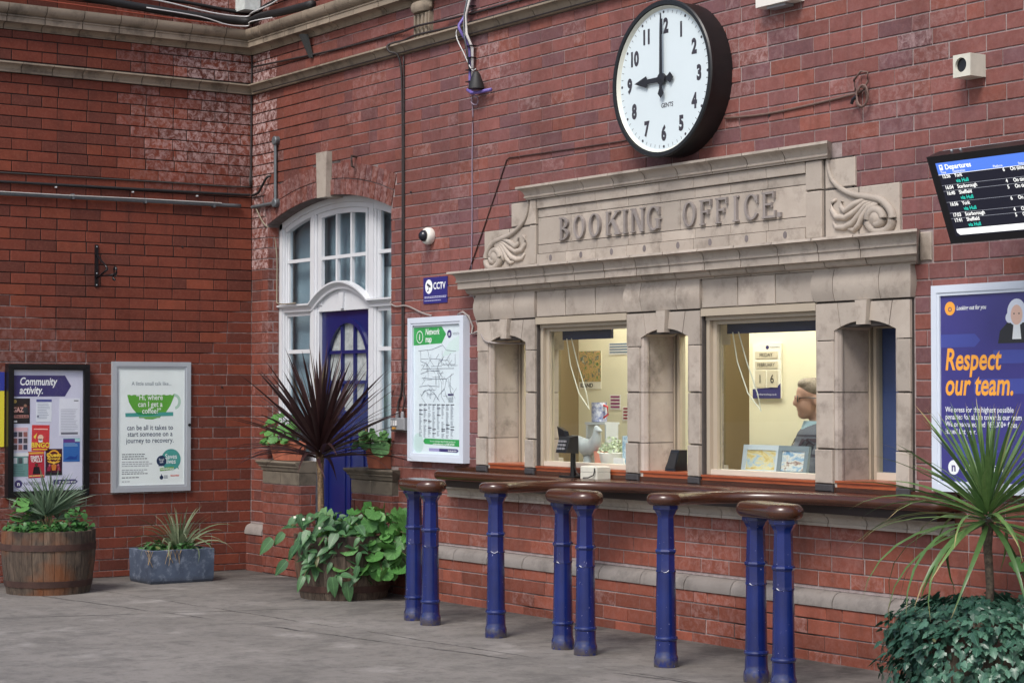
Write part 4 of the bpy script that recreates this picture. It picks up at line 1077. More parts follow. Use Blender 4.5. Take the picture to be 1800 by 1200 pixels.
for s_ in (1, -1):
    ps = [V((.094+.004*cos(a), s_*.034+.026*cos(a), HZ+.012+.018*sin(a))) for a in [2*pi*i/14 for i in range(15)]]; gl.tube(ps, .0028, 6)
    gl.tube([(.09, s_*.058, HZ+.018), (.04, s_*.074, HZ+.02), (-.01, s_*.082, HZ+.016)], .0028, 6)
gl.tube([(.098, -.009, HZ+.016), (.102, 0, HZ+.018), (.098, .009, HZ+.016)], .0026, 6)
gl.build('glasses', BLACK, man)
for s_ in (1, -1): MB().lathe([(0, -.008), (.007, -.004), (.008, 0), (.007, .004), (0, .008)], (.078, s_*.033, HZ+.014), 10).build('eye', mat('eye_dark', (.03, .025, .02), .2, .1, 5), man, smooth=True)
MB().tube([(.078, -.020, HZ-.050), (.089, 0, HZ-.050), (.078, .020, HZ-.050)], .0035, 6).build('mouth', mat('lip', (.28, .11, .09), .5, .1, 10), man, smooth=True)
la = MB(); la.tube([(.02, .06, 1.19), (.075, .03, 1.08), (.10, .0, .96)], .006, 6); la.tube([(.02, -.06, 1.19), (.075, -.03, 1.08), (.10, 0, .96)], .006, 6); la.build('lanyard', BLACK, man)
MB().box(.095, .105, -.03, .03, .90, .96).build('pass_card', flat(220, 220, 225), man)
st = thing('office_chair', 'dark office stool under the seated man in the booking office', 'chair', (HX+.03, HY+.05, 0))
MB().lathe([(.20, 0), (.21, .03), (.19, .06)], (HX+.035, HY+.05, .42), 20).build('seat', BLACK_R, st); MB().lathe([(.03, 0), (.03, .4)], (HX+.035, HY+.05, .02), 10).build('post', BLACK_R, st); MB().lathe([(.22, 0), (.05, .03)], (HX+.035, HY+.05, .0), 16).build('base', BLACK_R, st)
# ------------------------------------------------------------------ wooden counter with two arms
ct = thing('ticket_counter', 'long dark polished wooden counter with two curved arms on blue posts', 'counter', (5.3, -.15, .8))
CT_Z1, CT_T = .900, .062
YN = -.205
C1 = (4.805, -.875); C2 = (6.335, -.845); RP = .10
def outline():
    """plan outline of the top, front side from left to right (x, y)"""
    pts = [(3.02, -.03), (3.02, -.13)]
    for i in range(7): a = pi+ (pi/2)*i/6; pts.append((3.10+.08*cos(a), YN+.08+.08*sin(a)))
    for (cx, cy) in (C1, C2):
        hw = .062; fl_, fr_ = .34, .62
        for i in range(9):                     # concave sweep into the arm, left side
            t = i/8; a = pi/2*t; pts.append((cx-hw-fl_*(1-sin(a)), YN-fl_*.8*(1-cos(a))))
        for i in range(15):                    # round pad
            a = R_(140)+R_(260)*i/14; pts.append((cx+RP*cos(a), cy+RP*sin(a)))
        for i in range(11):
            t = 1-i/10; a = pi/2*t; pts.append((cx+hw+fr_*(1-sin(a)), YN-fr_*.62*(1-cos(a))))
    for i in range(7): a = -pi/2+(pi/2)*i/6; pts.append((7.56+.08*cos(a), YN+.08+.08*sin(a)))
    pts += [(7.64, -.03)]
    return pts
def rounded_top(pts, z0, z1, name, material, parent, r=None, n=6, ctr=None):
    """slab with a half-round nosing: rings offset inward along vertex normals"""
    r = r or (z1-z0)/2; P = [V((x, y)) for x, y in pts]; m = len(P); nr = []
    area = sum(P[i].x*P[(i+1) % m].y-P[(i+1) % m].x*P[i].y for i in range(m))
    for i in range(m):
        e = (P[(i+1) % m]-P[i-1]); 
        q = V((e.y, -e.x)).normalized() if e.length > 1e-9 else V((0, 0)); nr.append(q if area > 0 else -q)
    rings = []
    for j in range(2*n+1):
        a = -pi/2+pi*j/(2*n); off = r*(1-cos(a)); z = (z0+z1)/2+(z1-z0)/2*sin(a)
        rings.append([V((P[i].x-nr[i].x*off, P[i].y-nr[i].y*off, z)) for i in range(m)])
    mb = MB().quadstrip(rings, True)
    top = len(mb.v)-m
    tri = tessellate_polygon([[V((mb.v[top+i][0], mb.v[top+i][1], 0)) for i in range(m)]])
    for t in tri: mb.f.append(tuple(top+i for i in t))
    tri = tessellate_polygon([[V((mb.v[i][0], mb.v[i][1], 0)) for i in range(m)]])
    for t in tri: mb.f.append(tuple(t))
    return mb.build(name, material, parent, smooth=40)
rounded_top(outline(), CT_Z1-CT_T, CT_Z1, 'counter_top', WOOD, ct, r=.03)
MB().box(3.06, 7.60, -.03, -.0105, .9005, .925).build('back_strip', WOOD, ct)
MB().box(3.10, 7.56, -.13, -.008, .790, .8375).build('apron_board', mat('dark_apron', srgb(46, 30, 26), .45, .2, 20), ct)
UND = [(-.01, .789), (.068, .788), (.068, .774)]+curve_pts((.062, .773), (.038, .738), .008)+[(.036, .736), (.042, .732), (.042, .716), (-.01, .714)]
moulding(UND, 2.985, 7.56, FR, bo, 'under_counter_stone', STONE, .29, joint=1)
# octagonal posts
def post_mesh():
    prof = [(.069, 0), (.070, .012), (.069, .046), (.066, .056), (.0625, .064), (.061, .085), (.0595, .134), (.0645, .138), (.067, .146), (.0645, .154), (.059, .158), (.057, .30), (.0535, .49)]
    mb = MB(); mb.lathe(prof, (0, 0, 0), 16)
    mb2 = [(.0535, .484), (.0520, .497), (.0515, .575), (.0565, .580), (.0595, .588), (.0565, .597), (.0505, .601), (.0455, .752), (.0460, .765), (.052, .776), (.063, .796), (.071, .803), (.071, .822)]
    rings = []
    for r, z in mb2: rings.append([(r*1.05*cos(2*pi*(j+.5)/8), r*1.05*sin(2*pi*(j+.5)/8), z) for j in range(8)])
    mb.quadstrip(rings, True, True, True)
    # scalloped lip where the octagon meets the round shaft
    for j in range(8):
        a = 2*pi*(j+.5)/8; 
        for sgn in (-1, 0):
            pass
        a0, a1 = 2*pi*(j+.5)/8, 2*pi*(j+1.5)/8
        pts = []
        for q in range(6):
            t = q/5; aa = a0+(a1-a0)*t; rr = .0545 ; pts.append((rr*cos(aa)*1.0, rr*sin(aa)*1.0, .492-.010*sin(pi*t)))
        mb.tube(pts, .0018, 5)
    m = mb.mesh('post'); b = bmesh.new(); b.from_mesh(m); bmesh.ops.recalc_face_normals(b, faces=b.faces); b.to_mesh(m); b.free(); smooth_by_angle(m, 28)
    m.materials.append(BLUE); return m
POST = post_mesh()
for c in (C1, C2):
    o = bpy.data.objects.new('post', POST); COL.objects.link(o); o.parent = ct; o.matrix_parent_inverse = M4.Translation(-ct.location); o.location = (c[0], c[1], .0); o.scale = (.93, .93, 1.02)
# free-standing double barriers
br = thing('queue_barrier', 'blue double post barrier with rounded wooden top nearest the blue doorway', 'barrier', (0, 0, 0), 'double post queue barriers', local=True)
for s_ in (-1, 1):
    o = bpy.data.objects.new('post', POST); COL.objects.link(o); o.parent = br; o.location = (s_*.14, 0, 0); o.scale = (.93, .93, .99)
pts = [(-.14+.098*cos(a), .098*sin(a)) for a in [pi/2+pi*i/12 for i in range(13)]]+[(.14+.098*cos(a), .098*sin(a)) for a in [-pi/2+pi*i/12 for i in range(13)]]
tp_ = rounded_top(pts, .812, .888, 'rail_top', WOOD, br, r=.036)
BARS = [((3.925, -.83), -11, 'blue double post barrier with rounded wooden top nearest the blue doorway'), ((5.585, -.885), -10, 'blue double post barrier standing between the two counter arms'), ((7.145, -.855), -14, 'blue double post barrier closest to the ivy planter')]
for i, ((x, y), rz, lab) in enumerate(BARS):
    o = br if i == 0 else copy_tree(br)
    o.location = (x, y, 0); o.rotation_euler = (0, 0, R_(rz)); o['label'] = lab
# card reader and junction box on the counter
cr = thing('card_reader', 'black card payment terminal on a tall stand on the counter', 'card reader', (4.52, -.10, .90))
FCR = Frame((4.52, -.10, .90), (1, 0, 0), (0, 0, 1), (0, -1, 0))
MB().box(4.44, 4.60, -.155, -.055, .9005, .912).build('base', BLACK, cr)
MB().lathe([(.018, 0), (.016, .14), (.016, .19)], (4.515, -.10, .912), 14).build('stem', BLACK, cr, smooth=40)
MB().hull([(4.455, -.155, 1.085), (4.555, -.175, 1.06), (4.565, -.125, 1.05), (4.465, -.095, 1.07)], [(4.415, -.150, 1.215), (4.515, -.170, 1.19), (4.525, -.145, 1.185), (4.425, -.12, 1.21)]).build('terminal', BLACK, cr)
kp = MB(); 
MB().hull([(4.49, -.215, 1.055), (4.60, -.215, 1.055), (4.60, -.12, 1.05), (4.49, -.12, 1.05)], [(4.50, -.195, 1.15), (4.61, -.195, 1.15), (4.61, -.13, 1.16), (4.50, -.13, 1.16)]).build('keypad', BLACK_R, cr)
for i in range(3):
    for j in range(3): MB().box(4.512+i*.028, 4.530+i*.028, -.2235+.006*j, -.2135+.006*j, 1.075+j*.022, 1.088+j*.022).build('key', mat('grey_key', (.25, .25, .26), .5), cr)
MB().tube([(4.55, -.13, 1.05), (4.57, -.14, .99), (4.55, -.11, .95), (4.60, -.12, .915), (4.66, -.12, .912)], .003, 6).build('cord', BLACK_R, cr, smooth=True)
jb = thing('junction_box', 'white plastic junction box lying on the counter beside the card reader', 'junction box', (4.72, -.09, .90))
b_ = bevbox(Frame((4.73, -.09, .9005), (1, 0, 0), (0, 1, 0), (0, 0, 1)), -.085, .085, -.05, .05, 0, .040, .004).build('box', CREAM_P, jb)
bevbox(Frame((4.73, -.09, .9415), (1, 0, 0), (0, 1, 0), (0, 0, 1)), -.085, .085, -.05, .05, 0, .036, .006).build('lid', CREAM_P, jb)
MB().tube([(4.79, -.142, .965), (4.80, -.15, .95), (4.79, -.15, .925), (4.75, -.16, .908), (4.70, -.16, .906)], .004, 6).build('cord', BLACK_R, jb, smooth=True)
# ------------------------------------------------------------------ clock
ck = thing('wall_clock', 'large round white clock in deep black case showing nine o\'clock', 'clock', (5.47, -.085, 3.245))
CX, CZ, CRAD, CD = 5.462, 3.243, .452, .172
FC = Frame((CX, 0, CZ), (1, 0, 0), (0, 0, 1), (0, -1, 0))
MB().lathe([(CRAD-.012, 0), (CRAD-.004, .004), (CRAD-.004, CD-.03), (CRAD+.004, CD-.024), (CRAD+.006, CD-.008), (CRAD-.002, CD), (CRAD-.022, CD), (CRAD-.026, CD-.03), (0, CD-.034)], (0, 0, 0), 72).map(lambda q: FC(q.x, q.y, q.z)).build('case', mat('black_case', (.010, .010, .011), .42, .3, 16, .12, 40), ck, smooth=35)
MB().lathe([(CRAD-.030, CD-.0335), (CRAD-.0275, CD-.010), (CRAD-.045, CD-.030)], (0, 0, 0), 72).map(lambda q: FC(q.x, q.y, q.z)).build('inner_rim', flat(206, 208, 196), ck, smooth=40)
dp = CD-.029
print_(FC, circ(0, 0, CRAD-.04, 72), dp, mat('clock_dial', srgb(208, 220, 224), .45, .03, 4), ck, 'dial')
ink = flat(58, 54, 62)
for m in range(60):
    a = pi/2-2*pi*m/60; r0 = .392
    if m % 5 == 0: print_(FC, circ(r0*cos(a), r0*sin(a), .0085, 12), dp+.0008, ink, ck, 'minute_mark')
    else:
        t_ = V((cos(a), sin(a))); n_ = V((-sin(a), cos(a)))*.0016
        print_(FC, [tuple(t_*(r0-.010)-n_), tuple(t_*(r0+.008)-n_), tuple(t_*(r0+.008)+n_), tuple(t_*(r0-.010)+n_)], dp+.0008, ink, ck, 'minute_mark')
for h in range(1, 13):
    a = pi/2-2*pi*h/12; r0 = .312; s_ = .115
    T(FC, r0*cos(a)*1.02, r0*sin(a)-.041, str(h), s_, ink, ck, 'CENTER', bold=.055, xs=.74, d=dp+.001, name='numeral')
T(FC, .03, -.165, 'GENTS', .036, ink, ck, 'CENTER', bold=.02, shear=.1, d=dp+.001)
hd = mat('hand_black', (.015, .014, .018), .4, .1, 8)
fpoly(FC, [(-.013, -.0), (-.009, .30), (-.004, .385), (.004, .385), (.009, .30), (.013, 0), (.012, -.055), (.026, -.085), (0, -.112), (-.026, -.085), (-.012, -.055)], dp+.022, dp+.025).build('minute_hand', hd, ck)
fpoly(FC, [(0, .015), (-.135, .014), (-.145, .034), (-.255, 0), (-.145, -.034), (-.135, -.014), (0, -.015), (.05, -.013), (.075, -.032), (.105, -.0), (.075, .032), (.05, .013)], dp+.014, dp+.017).build('hour_hand', hd, ck)
MB().lathe([(.034, 0), (.034, .016), (0, .019)], (0, 0, 0), 24).map(lambda q: FC(q.x, q.y, q.z+dp+.008)).build('hub', hd, ck)
# ------------------------------------------------------------------ departures screen
ZT, ZBt = V((7.95, -.602, 2.512)), V((7.95, -.442, 2.118)); ez_ = (ZT-ZBt).normalized(); nn = V((1, 0, 0)).cross(ez_)
FS = Frame(ZT, (1, 0, 0), -ez_, nn)
FS.ez = ez_
Hs = (ZT-ZBt).length; Ws = .76
ds = thing('departures_screen', 'black tilted departures display listing trains from York to Sheffield', 'display screen', (8.3, -.3, 2.3))
fbox(FS, 0, Ws, -Hs, 0, -.09, 0).build('casing', BLACK, ds)
fbox(FS, .02, Ws-.02, -.012, .0, -.10, -.0905).build('casing_lip', PLASTIC_G, ds)
fbox(FS, .25, .5, -.3, -.1, -.34, -.091).build('wall_bracket', BLACK_R, ds)
for u in (.105, .16): MB().lathe([(.006, 0), (.006, .006), (0, .009)], (0, 0, 0), 10).map(lambda q: FS(u+q.x, .001+q.z, -.06+q.y)).build('screw', ALU, ds)
sc_bg = emit('screen_navy', srgb(8, 10, 26), 1.0); sc_bl = emit('screen_blue', srgb(76, 118, 214), .8); sc_w = emit('screen_white', (.9, .9, .88), .85); sc_g = emit('screen_teal', srgb(40, 200, 180), .8); sc_ln = emit('screen_line', (.5, .52, .58), .7)
print_(FS, rect(.045, Ws-.03, -.392, -.034), .0012, sc_bg, ds, 'display'); print_(FS, rect(.045, Ws-.03, -.090, -.034), .0018, sc_bl, ds, 'display_header')
print_(FS, rect(.045, Ws-.03, -.092, -.090), .0022, sc_w, ds, 'display_line')
T(FS, .095, -.068, 'Departures', .034, sc_w, ds, bold=.018, d=.0026)
print_(FS, rect(.062, .082, -.070, -.044), .0024, sc_w, ds, 'train_symbol'); print_(FS, rect(.066, .078, -.058, -.048), .0028, sc_bl, ds, 'train_symbol')
for u, s_ in ((.062, 'Time'), (.135, 'Destination'), (.375, 'Platform'), (.52, 'Status')): T(FS, u, -.086, s_, .016, sc_w, ds, d=.0026)
rows_ = [('15:56', 'York', 'via Hull', '6', .108), ('16:04', 'Scarborough', None, '4', .162), ('16:40', 'Sheffield', 'via Hull', '5', .190), ('16:56', 'York', 'via Hull', '6', .243), ('17:03', 'Scarborough', None, '4', .296), ('17:41', 'Sheffield', 'via Hull', '5', .322)]
for tm, de, via, pf, v in rows_:
    for u, s_ in ((.063, tm), (.138, de), (.425, pf), (.468, 'On time')): T(FS, u, -v, s_, .025, sc_w, ds, bold=.016, xs=.92, d=.0026)
    if via: T(FS, .140, -v-.026, via, .025, sc_g, ds, bold=.016, d=.0026)
    lv = v+(.034 if via else .008)
    if v < .32: print_(FS, rect(.047, Ws-.032, -lv-.001, -lv), .002, sc_ln, ds, 'display_line')
print_(FS, [(.075, -.385), (Ws-.04, -.385), (Ws-.04, -.356), (.06, -.356), (.06, -.372)], .0024, sc_w, ds, 'message_bar')
# ------------------------------------------------------------------ poster frames
def poster(fr, u0, u1, v0, v1, depth, fw_, frame_mat, name, label, lip=.012, cat='poster', bg=(232, 238, 242)):
    t = thing(name, label, cat, fr((u0+u1)/2, v0, 0))
    ring_poly(fr, rect(u0, u1, v0, v1), rect(u0+fw_*.7, u1-fw_*.7, v0+fw_*.7, v1-fw_*.7), 0, depth).build('frame', frame_mat, t)
    ring_poly(fr, rect(u0+fw_*.701, u1-fw_*.701, v0+fw_*.701, v1-fw_*.701), rect(u0+fw_, u1-fw_, v0+fw_, v1-fw_), 0, depth-.005).build('frame_lip', frame_mat, t)
    fbox(fr, u0+fw_*.9, u1-fw_*.9, v0+fw_*.9, v1-fw_*.9, .001, depth-lip).build('sheet', flat(*bg), t)
    fbox(fr, u0+fw_*.9, u1-fw_*.9, v0+fw_*.9, v1-fw_*.9, depth-lip+.0052, depth-lip+.0060).build('cover', COVER, t)
    return t, sub(fr, u0+fw_, v0+fw_, depth-lip), u1-u0-2*fw_, v1-v0-2*fw_
# coffee poster
pc, F1, W1, H1 = poster(FL, -1.216, -.553, .652, 1.666, .035, .052, ALU, 'poster_frame', 'silver framed small talk poster with green coffee cup on left wall', bg=(234, 243, 241))
navy = flat(36, 56, 88); grn = flat(96, 170, 62); teal = flat(74, 158, 150); white = flat(240, 244, 244); gry = flat(120, 134, 144)
T(F1, W1*.5, H1*.855, 'A little small talk like...', .042, gry, pc, 'CENTER', d=.001, xs=.88)
cup = [(.075, .772)]+[(.075+.40*i/22, .772+.004*sin(i*2.3)) for i in range(1, 22)]+[(.475, .785), (.47, .755), (.44, .68), (.40, .62), (.35, .58), (.29, .563), (.23, .565), (.17, .60), (.12, .655), (.09, .71)]
cup = [(u*W1/.56+.0, v*H1) for u, v in cup]
print_(F1, cup[::-1], .0006, grn, pc, 'cup_print')
ring_h = [(.475*W1/.56+.055*cos(a), .715*H1+.062*sin(a)) for a in [-.5*pi+pi*i/16+.15 for i in range(17)]]; ring_i = [(.475*W1/.56+.032*cos(a), .715*H1+.040*sin(a)) for a in [-.5*pi+pi*i/16+.15 for i in range(17)]]
print_(F1, ring_h+ring_i[::-1], .0005, flat(176, 208, 190), pc, 'cup_print')
print_(F1, [(.11*W1, .585*H1), (.83*W1, .592*H1), (.83*W1, .625*H1), (.105*W1, .618*H1)], .0008, teal, pc, 'cup_print')
print_(F1, [(.26*W1, .624*H1), (.30*W1, .604*H1), (.40*W1, .597*H1), (.50*W1, .598*H1), (.58*W1, .606*H1), (.62*W1, .6245*H1)], .0011, flat(44, 146, 88), pc, 'cup_print')
print_(F1, rect(.31*W1, .63*W1, .575*H1, .588*H1), .0009, flat(120, 180, 110), pc, 'cup_print')
for s_, u, v in (('\u201cHi, where', .47, .765), ('can I get a', .48, .706), ('coffee?\u201d', .50, .648)): T(F1, W1*u, H1*(v-.034), s_, .060, white, pc, 'CENTER', bold=.012, xs=.84, d=.0014)
for s_, v in (('can be all it takes to', .485), ('start someone on a', .43), ('journey to recovery.', .375)): T(F1, W1*.48, H1*(v-.012), s_, .056, navy, pc, 'CENTER', bold=.004, xs=.86, d=.001)
for i, (v, ww, c_) in enumerate(((.262, .34, 90), (.243, .30, 90), (.224, .36, 90), (.196, .40, 160), (.179, .41, 160), (.162, .38, 160), (.128, .33, 160), (.112, .30, 160), (.096, .37, 100), (.064, .24, 80), (.03, .12, 160))):
    u = .06*W1; 
    while u < (.06+ww)*W1:
        l = rnd.uniform(.012, .03); print_(F1, rect(u, u+l, v*H1, v*H1+.0065), .0005, flat(c_, c_+6, c_+12), pc, 'small_print'); u += l+.005
print_(F1, circ(.80*W1, .215*H1, .083, 28), .0006, teal, pc, 'bubble'); print_(F1, [(.86*W1, .16*H1), (.92*W1, .128*H1), (.90*W1, .19*H1)], .0005, teal, pc, 'bubble')
print_(F1, circ(.655*W1, .205*H1, .042, 22), .0008, navy, pc, 'bubble'); print_(F1, [(.62*W1, .18*H1), (.61*W1, .155*H1), (.66*W1, .172*H1)], .0007, navy, pc, 'bubble')
T(F1, .80*W1, .222*H1, 'Saves', .055, white, pc, 'CENTER', bold=.01, xs=.85, d=.0012); T(F1, .80*W1, .180*H1, 'lives', .055, white, pc, 'CENTER', bold=.01, xs=.85, d=.0012)
T(F1, .655*W1, .207*H1, 'Small', .025, white, pc, 'CENTER', xs=.85, d=.0012); T(F1, .655*W1, .187*H1, 'talk', .025, white, pc, 'CENTER', xs=.85, d=.0012)
print_(F1, [(.63*W1, .118*H1), (.845*W1, .126*H1), (.845*W1, .153*H1), (.63*W1, .145*H1)], .001, flat(110, 170, 60), pc, 'bubble'); T(F1, .74*W1, .127*H1, 'SAMARITANS', .022, white, pc, 'CENTER', bold=.02, xs=.9, d=.0016)
print_(F1, circ(.655*W1, .062*H1, .016, 16), .0006, navy, pc, 'logo'); print_(F1, [(.645*W1, .075*H1), (.665*W1, .075*H1), (.655*W1, .095*H1)], .0007, navy, pc, 'logo')
for v in (.074, .064, .054): print_(F1, rect(.69*W1, .75*W1, v*H1, v*H1+.005), .0005, gry, pc, 'small_print')
T(F1, .79*W1, .070*H1, 'NetworkRail', .020, flat(220, 80, 50), pc, shear=.2, bold=.02, xs=.7, d=.001)
MB().lathe([(.012, 0), (.012, .006), (0, .008)], (0, 0, 0), 14).map(lambda q: FL(-.566+q.x, 1.17+q.y, .0352+q.z)).build('lock', BLACK, pc)
# community activity board
pb, F2, W2, H2 = poster(FL, -2.064, -1.418, .640, 1.642, .075, .046, BLACK, 'notice_board', 'black framed community activity board crowded with event flyers', lip=.03, bg=(206, 208, 226), cat='notice board')
purple = flat(62, 56, 112)
print_(F2, [(0, .78*H2), (.74*W2, .78*H2), (.83*W2, .867*H2), (.74*W2, .955*H2), (0, .955*H2)], .0006, purple, pb, 'banner')
T(F2, .09*W2, .875*H2, 'Community', .082, white, pb, shear=.2, bold=.022, xs=.74, d=.0012); T(F2, .09*W2, .803*H2, 'activity.', .082, white, pb, shear=.2, bold=.022, xs=.74, d=.0012)
def flyer(u0, u1, v0, v1, bgc, items, lab='flyer', rot=0):
    fq = sub(F2, u0*W2, v0*H2, .0); w_, h_ = (u1-u0)*W2, (v1-v0)*H2
    if rot: fq = Frame(fq.o, fq.ex*cos(rot)+fq.ez*sin(rot), fq.ez*cos(rot)-fq.ex*sin(rot), fq.n)
    o = fbox(fq, 0, w_, 0, h_, .0005, .0016).build('flyer', bgc if not isinstance(bgc, tuple) else flat(*bgc), pb)
    for it in items:
        if it[0] == 'r': print_(fq, rect(it[1]*w_, it[2]*w_, it[3]*h_, it[4]*h_), .0022+it[6]*.0004, flat(*it[5]), o, 'print')
        elif it[0] == 'c': print_(fq, circ(it[1]*w_, it[2]*h_, it[3]*w_, 20), .0022+it[5]*.0004, flat(*it[4]), o, 'print')
        elif it[0] == 'p': print_(fq, [(a*w_, b*h_) for a, b in it[1]], .0022+it[3]*.0004, flat(*it[2]), o, 'print')
        elif it[0] == 't': T(fq, it[1]*w_, it[2]*h_, it[3], it[4], flat(*it[5]), o, 'CENTER', bold=.03, xs=it[6], d=.004)
        elif it[0] == 'l':
            n = it[5]
            for i in range(n):
                v = it[3]+(it[4]-it[3])*i/max(1, n-1); print_(fq, rect(it[1]*w_, (it[1]+(it[2]-it[1])*rnd.uniform(.7, 1))*w_, v*h_, v*h_+.003), .0024, flat(*it[6]), o, 'small_print')
    return o
guy = lambda x, y, s, c, body: [('p', [(x-s, y-s*.9), (x+s, y-s*.9), (x+s*.7, y+s*.25), (x-s*.7, y+s*.25)], body, 2), ('c', x, y+s*.55, s*.42, c, 3)]
flyer(.0, .24, .557, .765, (34, 28, 30), [('r', 0, 1, .42, .7, (70, 30, 32), 0), ('t', .30, .46, 'GAZ', .05, (220, 170, 160), .8), ('r', .04, .92, .22, .34, (200, 140, 130), 1), ('t', .5, .24, 'THIS IS ELVIS', .022, (60, 30, 34), .8), ('c', .12, .88, .1, (190, 160, 80), 1), ('r', .03, .25, .05, .12, (230, 230, 230), 1)]+guy(.72, .6, .2, (150, 110, 90), (40, 44, 50)))
flyer(.33, .55, .57, .757, (224, 230, 238), [('r', 0, 1, .88, 1, (84, 90, 150), 0), ('l', .08, .9, .15, .80, 10, (150, 160, 180)), ('r', .05, .18, .2, .28, (90, 96, 120), 0)])
flyer(.66, .96, .45, .765, (222, 226, 236), [('l', .08, .9, .14, .70, 14, (168, 172, 186)), ('r', .08, .9, .04, .10, (110, 112, 124), 0), ('r', .7, .92, .92, .95, (120, 122, 130), 0)])
flyer(.0, .215, .33, .525, (206, 196, 206), [('r', 0, 1, .85, 1, (222, 180, 186), 0)]+[('r', .04+.33*i, .30+.33*i, .06+.27*j, .27+.27*j, [(74, 66, 72), (150, 96, 92), (60, 66, 88)][(i+j) % 3], 1) for i in range(3) for j in range(3)])
flyer(.265, .515, .33, .545, (206, 60, 64), [('t', .5, .14, 'BINGO', .052, (240, 214, 70), .9), ('r', .1, .9, .82, .86, (240, 190, 180), 0), ('c', .5, .52, .16, (232, 196, 170), 1), ('r', .38, .62, .34, .46, (240, 240, 236), 1), ('p', [(.1, .55), (.3, .7), (.2, .45)], (240, 220, 90), 1), ('r', .08, .9, .04, .08, (240, 200, 60), 1)], rot=-.02)
flyer(.0, .225, .12, .315, (108, 150, 146), [('r', 0, 1, .86, 1, (226, 226, 226), 0)]+[('r', .03+.33*i, .28+.33*i, .55, .8, [(220, 224, 224), (70, 82, 86), (190, 200, 200)][i], 1) for i in range(3)]+[('l', .05, .9, .08, .45, 6, (70, 110, 106))])
flyer(.225, .455, .105, .325, (186, 44, 62), [('r', .04, .96, .90, .97, (226, 170, 70), 0), ('t', .5, .72, 'SIMPLY', .034, (245, 235, 230), .9), ('t', .5, .60, 'VALLI', .04, (245, 235, 230), .9), ('r', .05, .95, .06, .10, (240, 200, 120), 0)]+guy(.5, .36, .24, (80, 54, 44), (24, 22, 28)), rot=.02)
flyer(.465, .705, .125, .345, (64, 24, 42), [('c', .5, .72, .36, (232, 170, 50), 0), ('c', .5, .70, .30, (94, 26, 40), 1), ('t', .5, .70, 'Queen', .042, (248, 208, 70), 1), ('t', .5, .60, 'Extravaganza', .020, (248, 208, 70), 1), ('p', [(.1, .55), (.5, .5), (.9, .55), (.8, .48), (.5, .44), (.2, .48)], (236, 180, 60), 1), ('r', 0, 1, .0, .1, (34, 34, 38), 0)]+guy(.5, .36, .2, (230, 190, 80), (206, 120, 50))+guy(.25, .30, .15, (190, 100, 110), (150, 40, 66))+guy(.76, .30, .15, (190, 100, 110), (150, 40, 66)))
flyer(.72, .96, .235, .43, (48, 104, 176), [('r', 0, 1, .82, .97, (104, 66, 140), 0), ('r', .7, 1, .86, .98, (170, 214, 214), 1), ('p', [(.1, .1), (.4, .25), (.7, .2), (.9, .3), (.8, .1)], (30, 70, 150), 1), ('l', .06, .9, .66, .78, 4, (150, 190, 226)), ('r', .0, 1, .97, 1, (70, 150, 150), 0)])
print_(F2, circ(.085*W2, .06*H2, .030, 24), .0006, purple, pb, 'logo'); T(F2, .085*W2, .046*H2, 'n', .045, white, pb, 'CENTER', bold=.03, d=.0012); T(F2, .16*W2, .048*H2, 'NORTHERN', .034, flat(90, 90, 110), pb, d=.001)
print_(F2, [(.58*W2, .05*H2), (.90*W2, .05*H2), (.935*W2, .068*H2), (.90*W2, .088*H2), (.58*W2, .088*H2)], .0006, purple, pb, 'banner'); T(F2, .90*W2, .059*H2, 'Go do your thing', .024, white, pb, 'RIGHT', shear=.2, bold=.02, xs=.8, d=.0012)
# yellow sign at the picture's left edge
ys = thing('yellow_sign', 'yellow sign with a blue heading left of the community board', 'sign', FL(-2.36, 1.02, 0))
fpoly(FL, rect(-2.62, -2.072, 1.02, 1.58), 0, .012).build('sign_plate', flat(220, 206, 60), ys); fbox(FL, -2.62, -2.072, 1.44, 1.58, .0121, .0135).build('heading', flat(50, 60, 150), ys)
# network map
pn, F3, W3, H3 = poster(FR, 2.497, 3.213, .947, 1.948, .06, .055, ALU_R, 'map_frame', 'white framed railway network map poster below the CCTV sign', bg=(216, 230, 236), lip=.02)
gr2 = flat(52, 160, 84)
print_(F3, [(0, .845*H3), (.60*W3, .855*H3), (.69*W3, .925*H3), (.60*W3, .985*H3), (0, .985*H3)], .0006, gr2, pn, 'banner')
T(F3, .25*W3, .925*H3, 'Network', .062, white, pn, shear=.15, bold=.015, xs=.78, d=.0012); T(F3, .25*W3, .868*H3, 'map', .062, white, pn, shear=.15, bold=.015, xs=.78, d=.0012)
print_(F3, circ(.13*W3, .91*H3, .044, 24), .001, white, pn, 'info_symbol'); print_(F3, circ(.13*W3, .91*H3, .038, 24), .0014, gr2, pn, 'info_symbol'); T(F3, .13*W3, .888*H3, 'i', .06, white, pn, 'CENTER', bold=.03, d=.002)
print_(F3, circ(.76*W3, .925*H3, .028, 22), .0006, purple, pn, 'logo'); T(F3, .76*W3, .912*H3, 'n', .040, white, pn, 'CENTER', bold=.03, d=.0012); T(F3, .83*W3, .915*H3, 'NORTHERN', .026, gry, pn, d=.001, xs=.9)
print_(F3, [(.6*W3, .75*H3), (W3, .80*H3), (W3, .92*H3), (.75*W3, .86*H3)], .0003, flat(206, 228, 226), pn, 'tint'); print_(F3, circ(.10*W3, .08*H3, .07, 20), .0003, flat(196, 222, 220), pn, 'tint')
ml = MB(); rr = random.Random(3)
def seg(p, q, w_=.0032):
    p, q = V(p), V(q); n_ = V((-(q-p).y, (q-p).x)).normalized()*w_/2; b = len(ml.v)
    for a in (p-n_, q-n_, q+n_, p+n_): ml.v.append(tuple(F3(a.x, a.y, .0008+rr.uniform(0, .0006))))
    ml.f.append((b, b+1, b+2, b+3))
